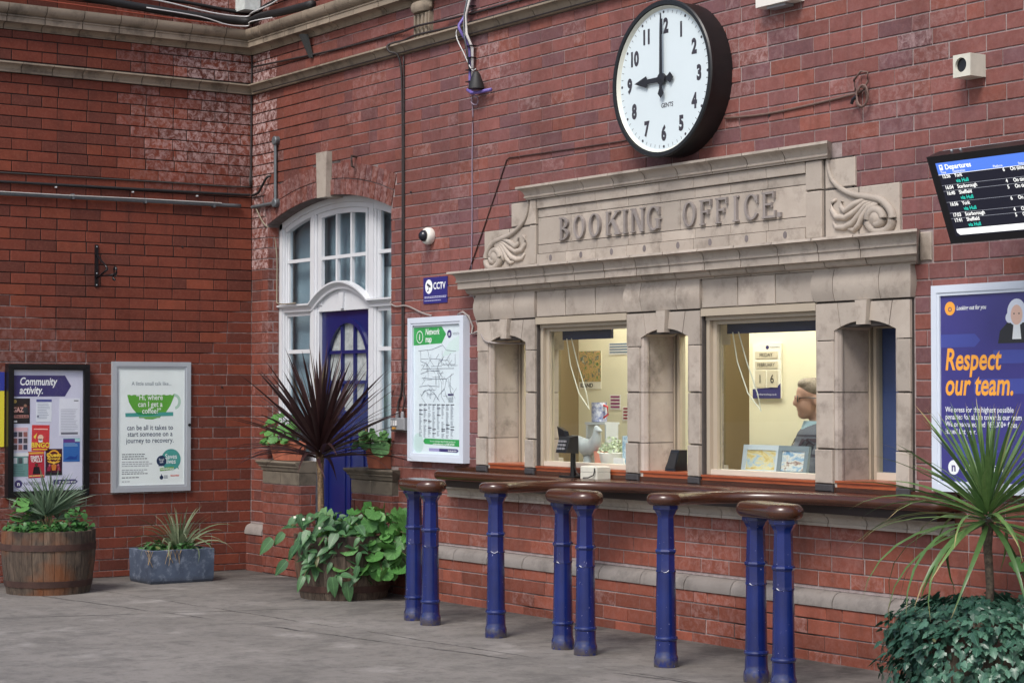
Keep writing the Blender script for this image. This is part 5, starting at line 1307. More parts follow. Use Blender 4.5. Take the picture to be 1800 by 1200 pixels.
main = [[(.10, .80), (.40, .81), (.62, .84), (.70, .80), (.90, .79)], [(.15, .80), (.15, .72), (.28, .70), (.30, .64), (.15, .62)], [(.30, .81), (.34, .74), (.60, .73), (.60, .69), (.88, .69), (.88, .77)], [(.2, .66), (.5, .66), (.86, .66)], [(.18, .59), (.45, .58), (.70, .58), (.85, .62)], [(.12, .52), (.30, .53), (.55, .52)], [(.70, .58), (.66, .50), (.55, .46), (.50, .42)], [(.66, .50), (.72, .42)], [(.20, .48), (.35, .50), (.48, .45), (.42, .40)], [(.55, .73), (.50, .64), (.60, .55), (.60, .44), (.66, .40)], [(.80, .62), (.76, .52), (.84, .42)]]
for ln in main:
    for p, q in zip(ln[:-1], ln[1:]): seg((p[0]*W3, p[1]*H3), (q[0]*W3, q[1]*H3))
for i in range(70):
    x, y = rr.uniform(.14, .82), rr.uniform(.42, .74); a = rr.choice((0, pi/4, pi/2, -pi/4)); l = rr.uniform(.03, .11); seg((x*W3, y*H3), (x*W3+l*cos(a), y*H3+l*sin(a)*.8), .0025)
o = ml.build('map_lines', flat(110, 120, 134), pn, fix=False)
for c_ in range(8):
    u = .12+.095*c_; n = 36
    tx = MB()
    for i in range(n):
        if rr.random() < .12: continue
        v = .125+.255*(i/n); l = rr.uniform(.03, .062); fpoly(F3, rect(u*W3, u*W3+l*W3, v*H3, v*H3+.0036), None, .0006, tx)
    tx.build('station_index', flat(150, 160, 172), pn, fix=False)
    for v in (.378, rr.uniform(.15, .35), rr.uniform(.15, .35)): print_(F3, rect(u*W3, (u+.075)*W3, v*H3, v*H3+.006), .0009, flat(60, 64, 78), pn, 'index_heading')
print_(F3, rect(.73*W3, .85*W3, .45*H3, .466*H3), .001, flat(56, 50, 96), pn, 'map_key')
for i in range(6): print_(F3, rect(.74*W3, .84*W3, (.40+.007*i)*H3, (.40+.007*i)*H3+.003), .0008, gry, pn, 'map_key')
print_(F3, [(.24*W3, .075*H3), (W3, .055*H3+.005), (W3, .115*H3), (.24*W3, .118*H3), (.21*W3, .096*H3)], .0006, gr2, pn, 'banner'); T(F3, .62*W3, .092*H3, 'For more information about Northern services visit', .018, white, pn, 'CENTER', d=.0012, xs=.85); T(F3, .64*W3, .071*H3, 'northernrailway.co.uk or call 0800 200 6060', .019, white, pn, 'CENTER', bold=.02, d=.0012, xs=.8)
print_(F3, [(.55*W3, .020*H3), (.92*W3, .016*H3), (.95*W3, .03*H3), (.92*W3, .044*H3), (.55*W3, .044*H3)], .0006, purple, pn, 'banner'); print_(F3, rect(.33*W3, .55*W3, .020*H3, .044*H3), .0005, flat(160, 156, 200), pn, 'banner'); T(F3, .91*W3, .023*H3, 'Go do your thing', .019, white, pn, 'RIGHT', shear=.2, bold=.02, d=.0012, xs=.8)
# respect poster
pr, F4, W4, H4 = poster(FR, 7.452, 8.17, .935, 1.955, .05, .052, ALU_R, 'poster_frame', 'white framed purple Respect our team poster at right edge', bg=(58, 54, 128), lip=.015)
for (a, b, c_, d_) in ((.0, .42, .72, .79), (.55, 1.0, .63, .70), (.35, 1.0, .47, .55), (.15, .60, .13, .205), (.4, 1, .02, .06)):
    print_(F4, [(a*W4, c_*H4), ((b-.06)*W4, c_*H4), (b*W4, (c_+d_)/2*H4), ((b-.06)*W4, d_*H4), (a*W4, d_*H4)], .0004, flat(64, 74, 154), pr, 'arrow_print')
orange = flat(246, 170, 62)
print_(F4, circ(.10*W4, .93*H4, .034, 24), .0006, orange, pr, 'bell_symbol'); T(F4, .10*W4, .913*H4, 'o', .05, purple, pr, 'CENTER', d=.001); T(F4, .17*W4, .92*H4, 'Looking out for you', .030, white, pr, shear=.2, bold=.02, xs=.78, d=.001)
# barrister figure, flat print
sk = flat(236, 196, 176); wg = flat(226, 232, 244); blk = flat(34, 36, 44)
print_(F4, [(.60*W4, .735*H4), (.96*W4, .735*H4), (.95*W4, .80*H4), (.86*W4, .845*H4), (.70*W4, .845*H4), (.62*W4, .80*H4)], .0008, blk, pr, 'figure_print')
print_(F4, [(.745*W4, .755*H4), (.835*W4, .755*H4), (.82*W4, .845*H4), (.76*W4, .845*H4)], .0012, white, pr, 'figure_print')
print_(F4, circ(.79*W4, .895*H4, .058, 24, 0, 2*pi, .065), .0010, wg, pr, 'figure_print'); print_(F4, circ(.72*W4, .868*H4, .026, 14), .0013, wg, pr, 'figure_print'); print_(F4, circ(.86*W4, .868*H4, .026, 14), .0014, wg, pr, 'figure_print'); print_(F4, circ(.79*W4, .882*H4, .036, 20, 0, 2*pi, .048), .0017, sk, pr, 'figure_print')
for du in (-.025, .025): print_(F4, circ((.79+du)*W4, .888*H4, .004, 8), .002, blk, pr, 'figure_print')
T(F4, .04*W4, .60*H4, 'Respect', .150, orange, pr, shear=.18, bold=.022, xs=.74, d=.0012); T(F4, .04*W4, .465*H4, 'our team.', .150, orange, pr, shear=.18, bold=.022, xs=.74, d=.0012)
for s_, v in (('We press for the highest possible', .372), ('penalties for abuse towards our team.', .333), ('We prosecuted and \u00a363,000+ fines', .294), ('issued last year.', .255)): T(F4, .045*W4, v*H4, s_, .038, white, pr, bold=.008, xs=.84, d=.001)
print_(F4, circ(.13*W4, .075*H4, .036, 24), .0006, white, pr, 'logo'); T(F4, .13*W4, .055*H4, 'n', .06, purple, pr, 'CENTER', bold=.03, d=.001); T(F4, .25*W4, .06*H4, 'NORTHERN', .045, white, pr, d=.001)
# CCTV sign
cs = thing('cctv_sign', 'small blue CCTV warning sign with white camera symbol', 'sign', FR(2.78, 2.045, 0))
fbox(FR, 2.632, 2.938, 2.045, 2.227, .006, .012).build('sign_plate', flat(44, 42, 116), cs)
F5 = sub(FR, 2.632, 2.045, .012)
print_(F5, circ(.072, .118, .047, 26, 0, 2*pi, .05), .0006, white, cs, 'symbol_disc')
print_(F5, [(.045, .128), (.092, .108), (.098, .122), (.052, .144)], .001, flat(30, 30, 60), cs, 'camera_symbol'); print_(F5, [(.062, .118), (.072, .114), (.068, .098), (.05, .092), (.052, .084), (.076, .092)], .0012, flat(30, 30, 60), cs, 'camera_symbol')
T(F5, .130, .098, 'CCTV', .066, white, cs, bold=.022, xs=.9, d=.001)
for i, v in enumerate((.046, .037, .018)):
    u = .016
    while u < .28-.05*(i == 2): l = rnd.uniform(.012, .026); print_(F5, rect(u, u+l, v, v+.004), .0006, flat(200, 202, 226), cs, 'small_print'); u += l+.004
# ------------------------------------------------------------------ small fittings on the walls
dm = thing('dome_camera', 'small white dome security camera with black eye beside the doorway', 'security camera', FR(2.75, 2.53, 0))
FDm = FR
MB().lathe([(.056, 0), (.060, .01), (.060, .035), (.052, .05), (.040, .055)], (0, 0, 0), 28).map(lambda q: FR(2.72+q.x, 2.515+q.y, .006+q.z)).build('base', mat('white_plastic', srgb(220, 216, 208), .4, .05, 8), dm, smooth=40)
MB().lathe([(.041, 0), (.038, .016), (.026, .032), (.012, .040), (0, .042)], (0, 0, 0), 24).map(lambda q: FR(2.72+q.x, 2.515+q.y, .061+q.z)).build('dome', mat('smoked_dome', (.012, .012, .02), .08, .1, 4), dm, smooth=True)
sb = thing('sensor_box', 'cream square sensor box with a dark round hole high on the wall', 'sensor', FR(7.78, 2.96, 0))
hb = slab(Frame((0, 0, 0), (1, 0, 0), (0, 0, 1), (0, -1, 0)), rect(7.668, 7.780, 2.962, 3.072), [circ(7.718, 3.02, .036, 24)], .115, .0, 'housing', CREAM_P, sb)
MB().lathe([(.036, 0), (.02, .03), (0, .03)], (0, 0, 0), 20).map(lambda q: FR(7.718+q.x, 3.02+q.y, .10-q.z)).build('lens', BLACK, sb)
wb = thing('wall_light_box', 'white box fitting at top edge of picture right of clock', 'light fitting', FR(6.4, 3.52, 0))
fbox(FR, 6.20, 6.50, 3.545, 3.80, .0, .09).build('housing', mat('white_plastic', srgb(220, 222, 226), .4), wb); fbox(FR, 6.27, 6.42, 3.53, 3.5445, .01, .07).build('gland', PLASTIC_G, wb)
sx = thing('switch_box', 'grey switch box with three switches right of the doorway', 'switch box', FR(2.35, 1.16, 0))
bevbox(FR, 2.262, 2.452, 1.158, 1.246, 0, .06, .006).build('box', PLASTIC_G, sx)
for i in range(3): fbox(FR, 2.280+i*.030, 2.296+i*.030, 1.190, 1.228, .0605, .066).build('switch', flat(226, 226, 226), sx)
fbox(FR, 2.295, 2.345, 1.165, 1.180, .0605, .062).build('label_sticker', flat(220, 160, 70), sx)
for u in (2.315, 2.385): MB().lathe([(.014, 0), (.014, .03), (.009, .045)], (u, -.03, 1.246), 12).build('gland', PLASTIC_G, sx)
def cable(name, label, pts, r, material, cat='cable', n=6, smooth_=True, sub_=4, clips=None, group=None, sag=0):
    P = [V(p) for p in pts]; dn = []
    for i in range(len(P)-1):
        p0, p1, p2, p3 = P[max(i-1, 0)], P[i], P[i+1], P[min(i+2, len(P)-1)]
        for q in range(sub_):
            t = q/sub_; dn.append(.5*((2*p1)+(p2-p0)*t+(2*p0-5*p1+4*p2-p3)*t*t+(3*p1-p0-3*p2+p3)*t**3))
    dn.append(P[-1])
    t_ = thing(name, label, cat, P[0], group); MB().tube(dn, r, n).build('sheath', material, t_, smooth=True)
    return t_
YW = -.014
c_ = cable('wall_cable', 'thin grey cable, upper of three runs across the left brick wall', [(.012, -2.68, 3.072), (.014, -1.6, 3.079), (.012, -.8, 3.084), (.014, -.10, 3.088), (.014, -.03, 3.14), (.014, -.02, 3.5), (.014, -.02, 3.83)], .006, mat('grey_cable', (.05, .045, .042), .6, .2, 20))
k2 = cable('wall_cable', 'thick black cable, middle of three runs across the left brick wall', [(.018, -2.68, 3.003), (.02, -1.6, 3.01), (.02, -.8, 3.016), (.02, -.12, 3.022), (.03, -.04, 3.025)], .011, BLACK_R)
for y in (-1.68, -1.05, -.50): MB().box(.001, .03, y-.006, y+.006, 2.985, 2.996).build('clip', flat(200, 200, 200), k2)
k3 = cable('conduit_run', 'grey conduit bundle, lowest of three runs across the left brick wall', [(.03, -2.68, 2.913), (.03, -1.5, 2.920), (.03, -.6, 2.927), (.03, -.12, 2.930)], .016, CONDUIT, 'conduit')
MB().tube([(.045, -2.6, 2.926), (.05, -1.6, 2.93), (.047, -1.0, 2.938), (.05, -.3, 2.942)], .005, 6).build('tied_wire', mat('pale_wire', (.45, .44, .42), .6), k3)
for y in (-1.55, -.95, -.36): MB().box(.001, .05, y-.008, y+.008, 2.905, 2.946).build('saddle', CONDUIT, k3)
k4 = thing('conduit_run', 'galvanised conduit turning up the wall left of the arch with round boxes', 'conduit', FR(.2, 2.92, 0))
MB().tube([FR(.06, 2.922, .03), FR(.45, 2.925, .03)], .015, 10).build('pipe', CONDUIT, k4, smooth=40); MB().tube([FR(.455, 2.93, .028), FR(.452, 3.42, .028)], .013, 10).build('pipe', CONDUIT, k4, smooth=40)
for v in (2.925, 3.42): MB().lathe([(.032, 0), (.036, .005), (.036, .04), (.030, .046), (0, .046)], (0, 0, 0), 18).map(lambda q: FR(.455+q.x, v+q.y, .002+q.z)).build('conduit_box', CONDUIT, k4, smooth=40)
cable('door_cable', 'pair of thin pale cables drooping from the conduit to the door frame', [FR(.13, 2.905, .03), FR(.19, 2.83, .025), FR(.27, 2.76, .02), FR(.275, 2.70, -.05), (.288, .075, 2.5), (.288, .075, 2.2), (.33, .07, 2.135), (.62, .065, 2.128)], .006, mat('beige_cable', (.26, .22, .16), .6))
cable('black_hose', 'bent black cable end poking from wall beside the conduit', [FR(.03, 3.02, .02), FR(.16, 3.03, .03), FR(.24, 3.08, .035), FR(.31, 3.14, .03), FR(.335, 3.155, .0)], .010, BLACK_R)
# cables above the cornice
for i, (dz, rr_, lab) in enumerate(((4.42, .032, 'thick black cable bundle lying above the left cornice'), (4.50, .014, 'black pipe clipped to the brickwork high above the left cornice'))):
    ps = [(.10, -2.68, dz+.10), (.10, -1.9, dz+.06), (.09, -1.2, dz+.02), (.09, -.6, dz-.005), (.08, -.12, dz+.0), FR(.35, dz-.0, .10), FR(.75, dz-.02 if i == 0 else dz+.08, .09), FR(1.15, dz-.03 if i == 0 else dz+.14, .08)]
    if i == 1: ps = [(.03, -2.68, 4.62), (.03, -1.4, 4.56), (.03, -.6, 4.525), (.03, -.06, 4.50), FR(.3, 4.52, .04), FR(.7, 4.56, .04), FR(1.2, 4.62, .04)]
    cable('cable_bundle', lab, ps, rr_, BLACK_R, n=8)
cable('white_wire', 'loose white wire looping along the black cable bundle above cornice', [(.16, -1.9, 4.545), (.17, -1.3, 4.49), (.16, -.9, 4.485), (.16, -.45, 4.44), (.16, -.15, 4.44), FR(.3, 4.45, .16), FR(.6, 4.47, .15), FR(.8, 4.50, .14), FR(.95, 4.46, .13), FR(1.15, 4.45, .1)], .006, mat('white_wire', (.6, .6, .6), .5))
cable('white_wire', 'thin white wire crossing just above the mitre of the cornice', [(.15, -1.0, 4.42), (.15, -.55, 4.40), (.15, -.30, 4.36), (.15, -.12, 4.37), FR(.25, 4.385, .15), FR(.6, 4.365, .14)], .005, mat('white_wire', (.6, .6, .6), .5))
cable('copper_wire', 'thin red brown wire along top of the left cornice', [(.13, -2.68, 4.40), (.14, -1.4, 4.375), (.14, -.6, 4.36), (.14, -.2, 4.352)], .005, mat('rust_wire', srgb(150, 70, 50), .6))
wr = fbox(FR, -.0, .17, 4.50, 4.72, .02, .16).build('white_patch_box', mat('peeling_white', srgb(206, 214, 212), .7, .3, 20), None); tag(wr, 'peeling white box in the corner above the cornice', 'box')
# right wall cables between string course and cornice
DKC = mat('dark_cable', (.030, .022, .022), .6, .3, 20)
cable('wall_cable', 'upper dark cable running between string course and cornice on the right wall', [FR(.05, 4.06, .03), FR(.6, 4.04, .02), FR(1.4, 4.01, .018), FR(2.3, 4.0, .02), FR(2.64, 3.995, .065), FR(3.2, 3.99, .02), FR(4.4, 3.985, .02), FR(6, 3.98, .02), FR(9, 3.98, .02)], .008, DKC)
cable('wall_cable', 'lower dark cable that bends down over the string course beside the pilaster', [FR(9, 3.93, .02), FR(6, 3.93, .02), FR(4.6, 3.932, .02), FR(3.2, 3.932, .02), FR(2.64, 3.935, .06), FR(2.40, 3.932, .03), FR(2.30, 3.925, .06), FR(2.265, 3.905, .09), FR(2.29, 3.86, .085), FR(2.34, 3.80, .03), FR(2.35, 3.4, .014), FR(2.352, 2.2, .014), FR(2.35, 1.5, .014), FR(2.315, 1.36, .02), FR(2.315, 1.29, .03)], .008, DKC)
cable('wall_cable', 'second dark vertical cable dropping to the switch box', [FR(2.375, 3.83, .02), FR(2.372, 3.4, .014), FR(2.374, 2.2, .014), FR(2.37, 1.5, .014), FR(2.395, 1.38, .02), FR(2.385, 1.29, .03)], .006, DKC)
cable('string_wire', 'thin dark wire along the underside of the string course', [FR(.1, 3.85, .045), FR(1.5, 3.848, .04), FR(3.2, 3.848, .04), FR(5, 3.848, .04), FR(9, 3.848, .04)], .005, DKC)
cable('corner_cable', 'dark rusty cable running down the corner where two walls meet', [(.015, -.015, 4.16), (.018, -.02, 3.4), (.016, -.016, 3.1)], .007, DKC)
pu = cable('data_cable_bundle', 'purple and white data cables tied together right of the doorway', [FR(3.235, 4.60, .04), FR(3.24, 4.1, .04), FR(3.225, 3.97, .06), FR(3.22, 3.90, .10), FR(3.235, 3.84, .08), FR(3.25, 3.75, .035), FR(3.25, 3.50, .03), FR(3.26, 3.455, .03)], .011, mat('purple_cable', srgb(112, 96, 168), .5, .15, 20))
P2 = [FR(3.275, 4.60, .045), FR(3.275, 4.1, .045), FR(3.26, 3.97, .065), FR(3.28, 3.84, .08), FR(3.29, 3.75, .04), FR(3.29, 3.50, .03)]
MB().tube(P2, .011, 8).build('white_strand', mat('white_cable', srgb(196, 192, 190), .5), pu, smooth=True); MB().tube([p+V((-.012, -.012, 0)) for p in P2[:4]]+[FR(3.27, 3.6, .045)], .006, 6).build('grey_strand', CONDUIT, pu, smooth=True)
MB().tube([FR(3.245, 3.47, .045), FR(3.30, 3.442, .05), FR(3.40, 3.436, .05), FR(3.52, 3.438, .04)], .012, 8).build('bent_end', mat('purple_cable', srgb(112, 96, 168), .5), pu, smooth=True)
for v in (3.52, 3.6, 3.68, 3.76, 4.03, 4.12): fbox(FR, 3.232, 3.305, v, v+.006, .015, .058).build('tie', BLACK, pu)
bl = thing('alarm_bell', 'small black cone shaped sounder hanging below the data cables', 'sounder', FR(3.40, 3.46, 0))
MB().lathe([(.055, 0), (.052, .02), (.040, .06), (.026, .10), (.015, .115), (0, .118)], (3.395, -.075, 3.455), 20).build('housing', BLACK_R, bl, smooth=40); MB().tube([(3.395, -.02, 3.47), (3.395, -.075, 3.47)], .012, 8).build('arm', BLACK_R, bl)
cable('loop_wire', 'thin white wire looping under the sounder', [FR(3.15, 3.93, .05), FR(3.14, 3.85, .07), FR(3.22, 3.72, .06), FR(3.30, 3.60, .05), FR(3.38, 3.59, .07)], .004, mat('white_wire', (.6, .6, .6), .5))
cable('loop_wire', 'thin pale wire dropping from the sounder towards the cornice', [FR(3.30, 3.43, .03), FR(3.35, 3.40, .03), FR(3.33, 3.36, .03), FR(3.27, 3.38, .03), FR(3.27, 3.42, .03), FR(3.26, 3.30, .014), FR(3.25, 3.0, .012), FR(3.25, 2.6, .012), FR(3.24, 2.25, .012)], .0045, mat('lilac_wire', srgb(140, 124, 140), .6))
cable('clock_wire', 'dark wire slanting from behind the clock down to the cornice', [FR(5.05, 2.95, .012), FR(4.5, 2.955, .012), FR(3.69, 2.968, .012), FR(3.66, 2.955, .012), FR(3.45, 2.62, .012), FR(3.215, 2.25, .012)], .0045, mat('brown_wire', srgb(70, 46, 42), .6), sub_=1)
coil = cable('coiled_cable', 'brown cable from the clock ending in a hanging coil', [FR(5.86, 2.98, .02), FR(6.2, 2.965, .014), FR(6.6, 2.975, .014), FR(6.90, 2.99, .02), FR(6.955, 3.0, .025)], .007, mat('coil_cable', srgb(112, 88, 80), .6, .2, 20))
MB().tube([FR(6.94+.04*cos(a)+.004*a, 2.985-.02+.055*sin(a), .02+.003*a) for a in [i*pi/8 for i in range(40)]], .006, 6).build('coil', mat('coil_cable', srgb(112, 88, 80), .6), coil, smooth=True)
MB().tube([FR(6.91, 3.0, .03), FR(6.90, 3.06, .03), FR(6.95, 3.10, .03), FR(7.0, 3.09, .03), FR(7.0, 3.04, .03), FR(6.97, 3.0, .03)], .006, 6).build('coil', mat('coil_cable', srgb(112, 88, 80), .6), coil, smooth=True)
MB().tube([FR(6.93, 2.98, .03), FR(6.90, 2.955, .04), FR(6.89, 2.935, .04)], .009, 6).build('plug', BLACK, coil)
sg = cable('sign_cable', 'pale cables hanging below the cornice and looping behind the map', [FR(3.30, 2.075, .03), FR(3.31, 2.0, .02), FR(3.32, 1.9, .02), FR(3.36, 1.84, .02), FR(3.44, 1.775, .04), FR(3.52, 1.755, .03), FR(3.60, 1.75, -.06), FR(3.7, 1.75, -.15)], .007, mat('grey_white_cable', srgb(150, 142, 138), .6))
MB().tube([FR(3.10, 1.955, .03), FR(3.17, 1.972, .035), FR(3.235, 1.94, .03), FR(3.27, 1.87, .02), FR(3.255, 1.82, .02), FR(3.31, 1.83, .02), FR(3.36, 1.84, .02)], .007, 6).build('strand', mat('grey_white_cable', srgb(150, 142, 138), .6), sg, smooth=True)
cable('frame_cable', 'pale cables leaving the door transom towards the map', [(2.17, .06, 2.10), FR(2.2, 2.07, .02), FR(2.28, 2.04, .02), FR(2.42, 2.04, .02), FR(2.62, 1.985, .02), FR(2.75, 1.96, .02)], .006, mat('grey_white_cable', srgb(150, 142, 138), .6))
dr = MB().hull([FR(.965, 4.18, .10), FR(1.02, 4.18, .10), FR(1.02, 4.18, .05), FR(.965, 4.18, .05)], [FR(1.01, 4.00, .035), FR(1.04, 4.0, .035), FR(1.04, 4.0, .01), FR(1.01, 4.0, .01)]).build('bracket_stub', mat('dark_iron', (.05, .055, .055), .6, .3, 20)); tag(dr, 'dark iron stub hanging below the cornice left of the pilaster', 'bracket')
hk = MB().tube([FR(1.69, 3.17, .0), FR(1.69, 3.175, .05), FR(1.70, 3.14, .055), FR(1.695, 3.10, .05), FR(1.70, 3.09, .03)], .009, 6).build('iron_hook', mat('rusty_iron', (.05, .03, .025), .7, .3, 20)); tag(hk, 'small rusty iron hook right of keystone above the arch', 'hook')
# nails / plugs left in the brickwork
for (fr, u, v, lab) in ((FR, 2.46, 2.845, 'small dark hole above the dome camera'), (FR, 6.22, 2.955, 'dark nail stub below the coiled cable'), (FL, -.62, 2.58, 'dark hole in left wall under the conduit'), (FL, -.27, 1.47, 'small dark hole near corner beside the coffee poster')):
    o = MB().lathe([(.008, 0), (.008, .012), (0, .013)], (0, 0, 0), 8).map(lambda q: fr(u+q.x, v+q.y, q.z)).build('wall_plug', BLACK_R); tag(o, lab, 'wall plug')
# black hanging basket bracket
hbk = thing('basket_bracket', 'black wrought iron hanging basket bracket on the left wall', 'bracket', FL(-1.343, 2.244, 0))
fbox(FL, -1.358, -1.330, 2.240, 2.566, .006, .016).build('back_plate', BLACK, hbk)
MB().tube([FL(-1.344, 2.49, .02), FL(-1.344, 2.44, .10), FL(-1.344, 2.40, .18), FL(-1.344, 2.37, .22)], .008, 8).build('scroll', BLACK, hbk, smooth=True)
MB().tube([FL(-1.344, 2.31, .02), FL(-1.344, 2.335, .12), FL(-1.344, 2.365, .22)], .008, 8).build('scroll', BLACK, hbk, smooth=True)
MB().tube([FL(-1.344, 2.315+.0*a, .0) for a in ()] or [FL(-1.344, 2.32, .016), FL(-1.344, 2.318, .36)], .007, 8).build('arm', BLACK, hbk, smooth=True)
MB().tube([FL(-1.344, 2.345+.03*sin(a), .37+.022*cos(a)) for a in [i*pi/6-pi*.6 for i in range(11)]], .009, 8).build('curl', BLACK, hbk, smooth=True)
MB().tube([FL(-1.344, 2.300+.022*sin(a), .355+.022*cos(a)) for a in [i*pi/6 for i in range(11)]], .009, 8).build('curl', BLACK, hbk, smooth=True)
for v in (2.255, 2.345, 2.55): MB().lathe([(.005, 0), (.005, .004), (0, .005)], (0, 0, 0), 8).map(lambda q: FL(-1.344+q.x, v+q.y, .0162+q.z)).build('screw', ALU, hbk)
# ------------------------------------------------------------------ planters and plants
def barrel(loc, r0, r1, h, label, n=26):
    t = thing('barrel_planter', label, 'planter', loc, 'half barrel planters')
    x, y, _ = loc; lv = [0, .25, .5, .75, 1.0]
    def rad(f): return r0+(r1-r0)*f+.018*sin(pi*f*.9)
    for i in range(n):
        a0, a1 = 2*pi*i/n+.004, 2*pi*(i+1)/n-.004; j = rnd.uniform(-.0025, .0025); rings = []
        ht = h+rnd.uniform(-.004, .004)
        for f in lv:
            r = rad(f)+j; am = (a0+a1)/2
            rings.append([(x+rr*cos(a), y+rr*sin(a), f*ht) for rr, a in ((r-.03, a0), (r, a0), (r+.0012, am), (r, a1), (r-.03, a1))])
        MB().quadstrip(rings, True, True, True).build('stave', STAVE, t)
    for f, hh in ((.12, .045), (.30 if False else .24, 0), (.70, .045)):
        if hh == 0: continue
        ra, rb = rad(f)+.005, rad(f+hh/h)+.005
        MB().lathe([(ra-.004, 0), (ra, 0), (rb, hh), (rb-.004, hh)], (x, y, f*h), 48).build('hoop', HOOP, t, smooth=30)
    MB().lathe([(0, h-.05), (r1-.025, h-.05)], (x, y, 0), 24).build('soil', SOIL, t)
    return t
B1 = (.80, -2.03, 0); B2 = (2.30, -.455, 0); B3 = (8.20, -.50, 0)
barrel(B1, .292, .325, .445, 'weathered half barrel planter below the community board'); barrel(B2, .30, .345, .44, 'half barrel planter hidden under leafy plants before the doorway'); barrel(B3, .29, .32, .42, 'half barrel planter buried in ivy at the right edge')
def sword(L, wd, droop, n=7, fold=.25):
    mb = MB(); rows = []
    for i in range(n+1):
        t = i/n; a = droop*t*t; x = 0; z = 0
        rows.append(t)
    p = V((0, 0, 0)); ang = 0
    for i in range(n+1):
        t = i/n; w_ = wd*(min(1, .55+1.8*t) if t < .3 else 1)*max(0, 1-((t-.25)/.75)**1.6 if t > .25 else 1)*.5
        a = droop*t**1.5; d = V((sin(a), 0, cos(a))); nrm = V((cos(a), 0, -sin(a)))
        b = [p+V((0, -w_, 0))-nrm*0, p+nrm*(w_*fold), p+V((0, w_, 0))]
        mb.v += [tuple(q) for q in b]; p = p+d*(L/n)
    for i in range(n):
        for j in range(2): a = i*3+j; mb.f.append((a, a+1, a+4, a+3))
    m = mb.mesh('leaf'); m.shade_smooth(); at = m.attributes.new('along', 'FLOAT', 'POINT'); at.data.foreach_set('value', [(i//3)/n for i in range(len(m.vertices))]); return m
def radial(L, w_, lobes, depth, n=40, cup=.2, notch=True):
    mb = MB(); mb.v.append((0, 0, 0)); 
    for i in range(n):
        a = 2*pi*i/n; r = L*(1-depth*(.5-.5*cos(lobes*a)))
        if notch and abs(a-pi) < .3: r *= .25+.75*abs(a-pi)/.3
        mb.v.append((r*cos(a)*.55, r*sin(a)*.55*w_, cup*L*.25*(.5-.5*cos(lobes*a))))
    for i in range(n):
        mb.v.append((mb.v[1+i][0]*1.9, mb.v[1+i][1]*1.9, cup*L*(.35+.25*cos(lobes*2*pi*i/n))))
    for i in range(n):
        k = (i+1) % n; mb.f.append((0, 1+i, 1+k)); mb.f.append((1+i, 1+n+i, 1+n+k, 1+k))
    m = mb.mesh('leaf'); m.shade_smooth(); return m
def blade(L, w_, fold=.25, bend=.5, n=6):
    mb = MB(); p = V((0, 0, 0))
    for i in range(n+1):
        t = i/n; ww = w_*.5*sin(pi*min(1, (t*.93+.07))**.62)**.9; a = bend*t; d = V((cos(a), 0, -sin(a)))
        mb.v += [tuple(p+V((0, -ww, fold*ww))), tuple(p), tuple(p+V((0, ww, fold*ww)))]; p = p+d*(L/n)
    for i in range(n):
        for j in range(2): a = i*3+j; mb.f.append((a, a+1, a+4, a+3))
    m = mb.mesh('leaf'); m.shade_smooth(); return m
def ivy_leaf(s=1):
    pts = [(0, 0), (-.10, .22), (.16, .46), (.34, .26), (.48, .34), (1.0, 0), (.48, -.34), (.34, -.26), (.16, -.46), (-.10, -.22)]
    mb = MB(); mb.v = [(.28, 0, .06)]+[(x*s, y*s, -.10*abs(y)-.06*x*x) for x, y in pts]; n = len(pts)
    mb.f = [(0, 1+i, 1+(i+1) % n) for i in range(n)]
    m = mb.mesh('leaf'); m.shade_smooth(); return m
def orient(pos, out, nrm, s):
    x = V(out).normalized(); z = V(nrm); z = (z-x*z.dot(x)); z = z.normalized() if z.length > 1e-4 else V((0, 0, 1)); y = z.cross(x)
    return M4(((x.x, y.x, z.x, pos[0]), (x.y, y.y, z.y, pos[1]), (x.z, y.z, z.z, pos[2]), (0, 0, 0, 1))) @ M4.Diagonal((s, s, s, 1))
def plant(name, label, cat, loc, group=None): return thing(name, label, cat, loc, group)
def put_leaves(t, items, material, name='leaf', limit=290):
    items = sorted(items, key=lambda it: (it[1].translation-CAM).length)
    rest = MB(); li = 0
    for me, mx in items:
        if li < limit:
            if len(me.materials) == 0: me.materials.append(material)
            o = bpy.data.objects.new(name, me); COL.objects.link(o); o.parent = t; o.matrix_parent_inverse = M4.Translation(-t.location); o.matrix_basis = mx; li += 1
        else:
            b = len(rest.v); rest.v += [tuple(mx @ v.co) for v in me.vertices]; rest.f += [tuple(b+i for i in p.vertices) for p in me.polygons]
    if rest.v: o = rest.build('foliage', material, t, fix=False); o['kind'] = 'stuff'
def rosette(t, base, n, L0, L1, wd, material, droops, el0, el1, spread=.02, zr=.1, seedv=1):
    rr = random.Random(seedv); meshes = [sword(1, wd/L1, d, 7) for d in droops]; items = []
    for i in range(n):
        f = (i+.5)/n; az = i*2.39996+rr.uniform(-.2, .2); el = el0+(el1-el0)*f+rr.uniform(-.12, .12); L = (L0+(L1-L0)*min(1, f*2))*rr.uniform(.85, 1.08)
        me = meshes[min(len(meshes)-1, int(f*len(meshes)))]
        # leaf grows along local +Z bending to +X
        m = M4.Translation(V(base)+V((cos(az)*spread*f, sin(az)*spread*f, zr*(1-f)))) @ M4.Rotation(az, 4, 'Z') @ M4.Rotation(el, 4, 'Y') @ M4.Rotation(rr.uniform(-.5, .5), 4, 'Z') @ M4.Diagonal((L, L, L, 1))
        items.append((me, m))
    put_leaves(t, items, material)
def trunk(t, pts, r, material):
    n = len(pts); MB().tube(pts, r, 10).build('trunk', material, t, smooth=True)
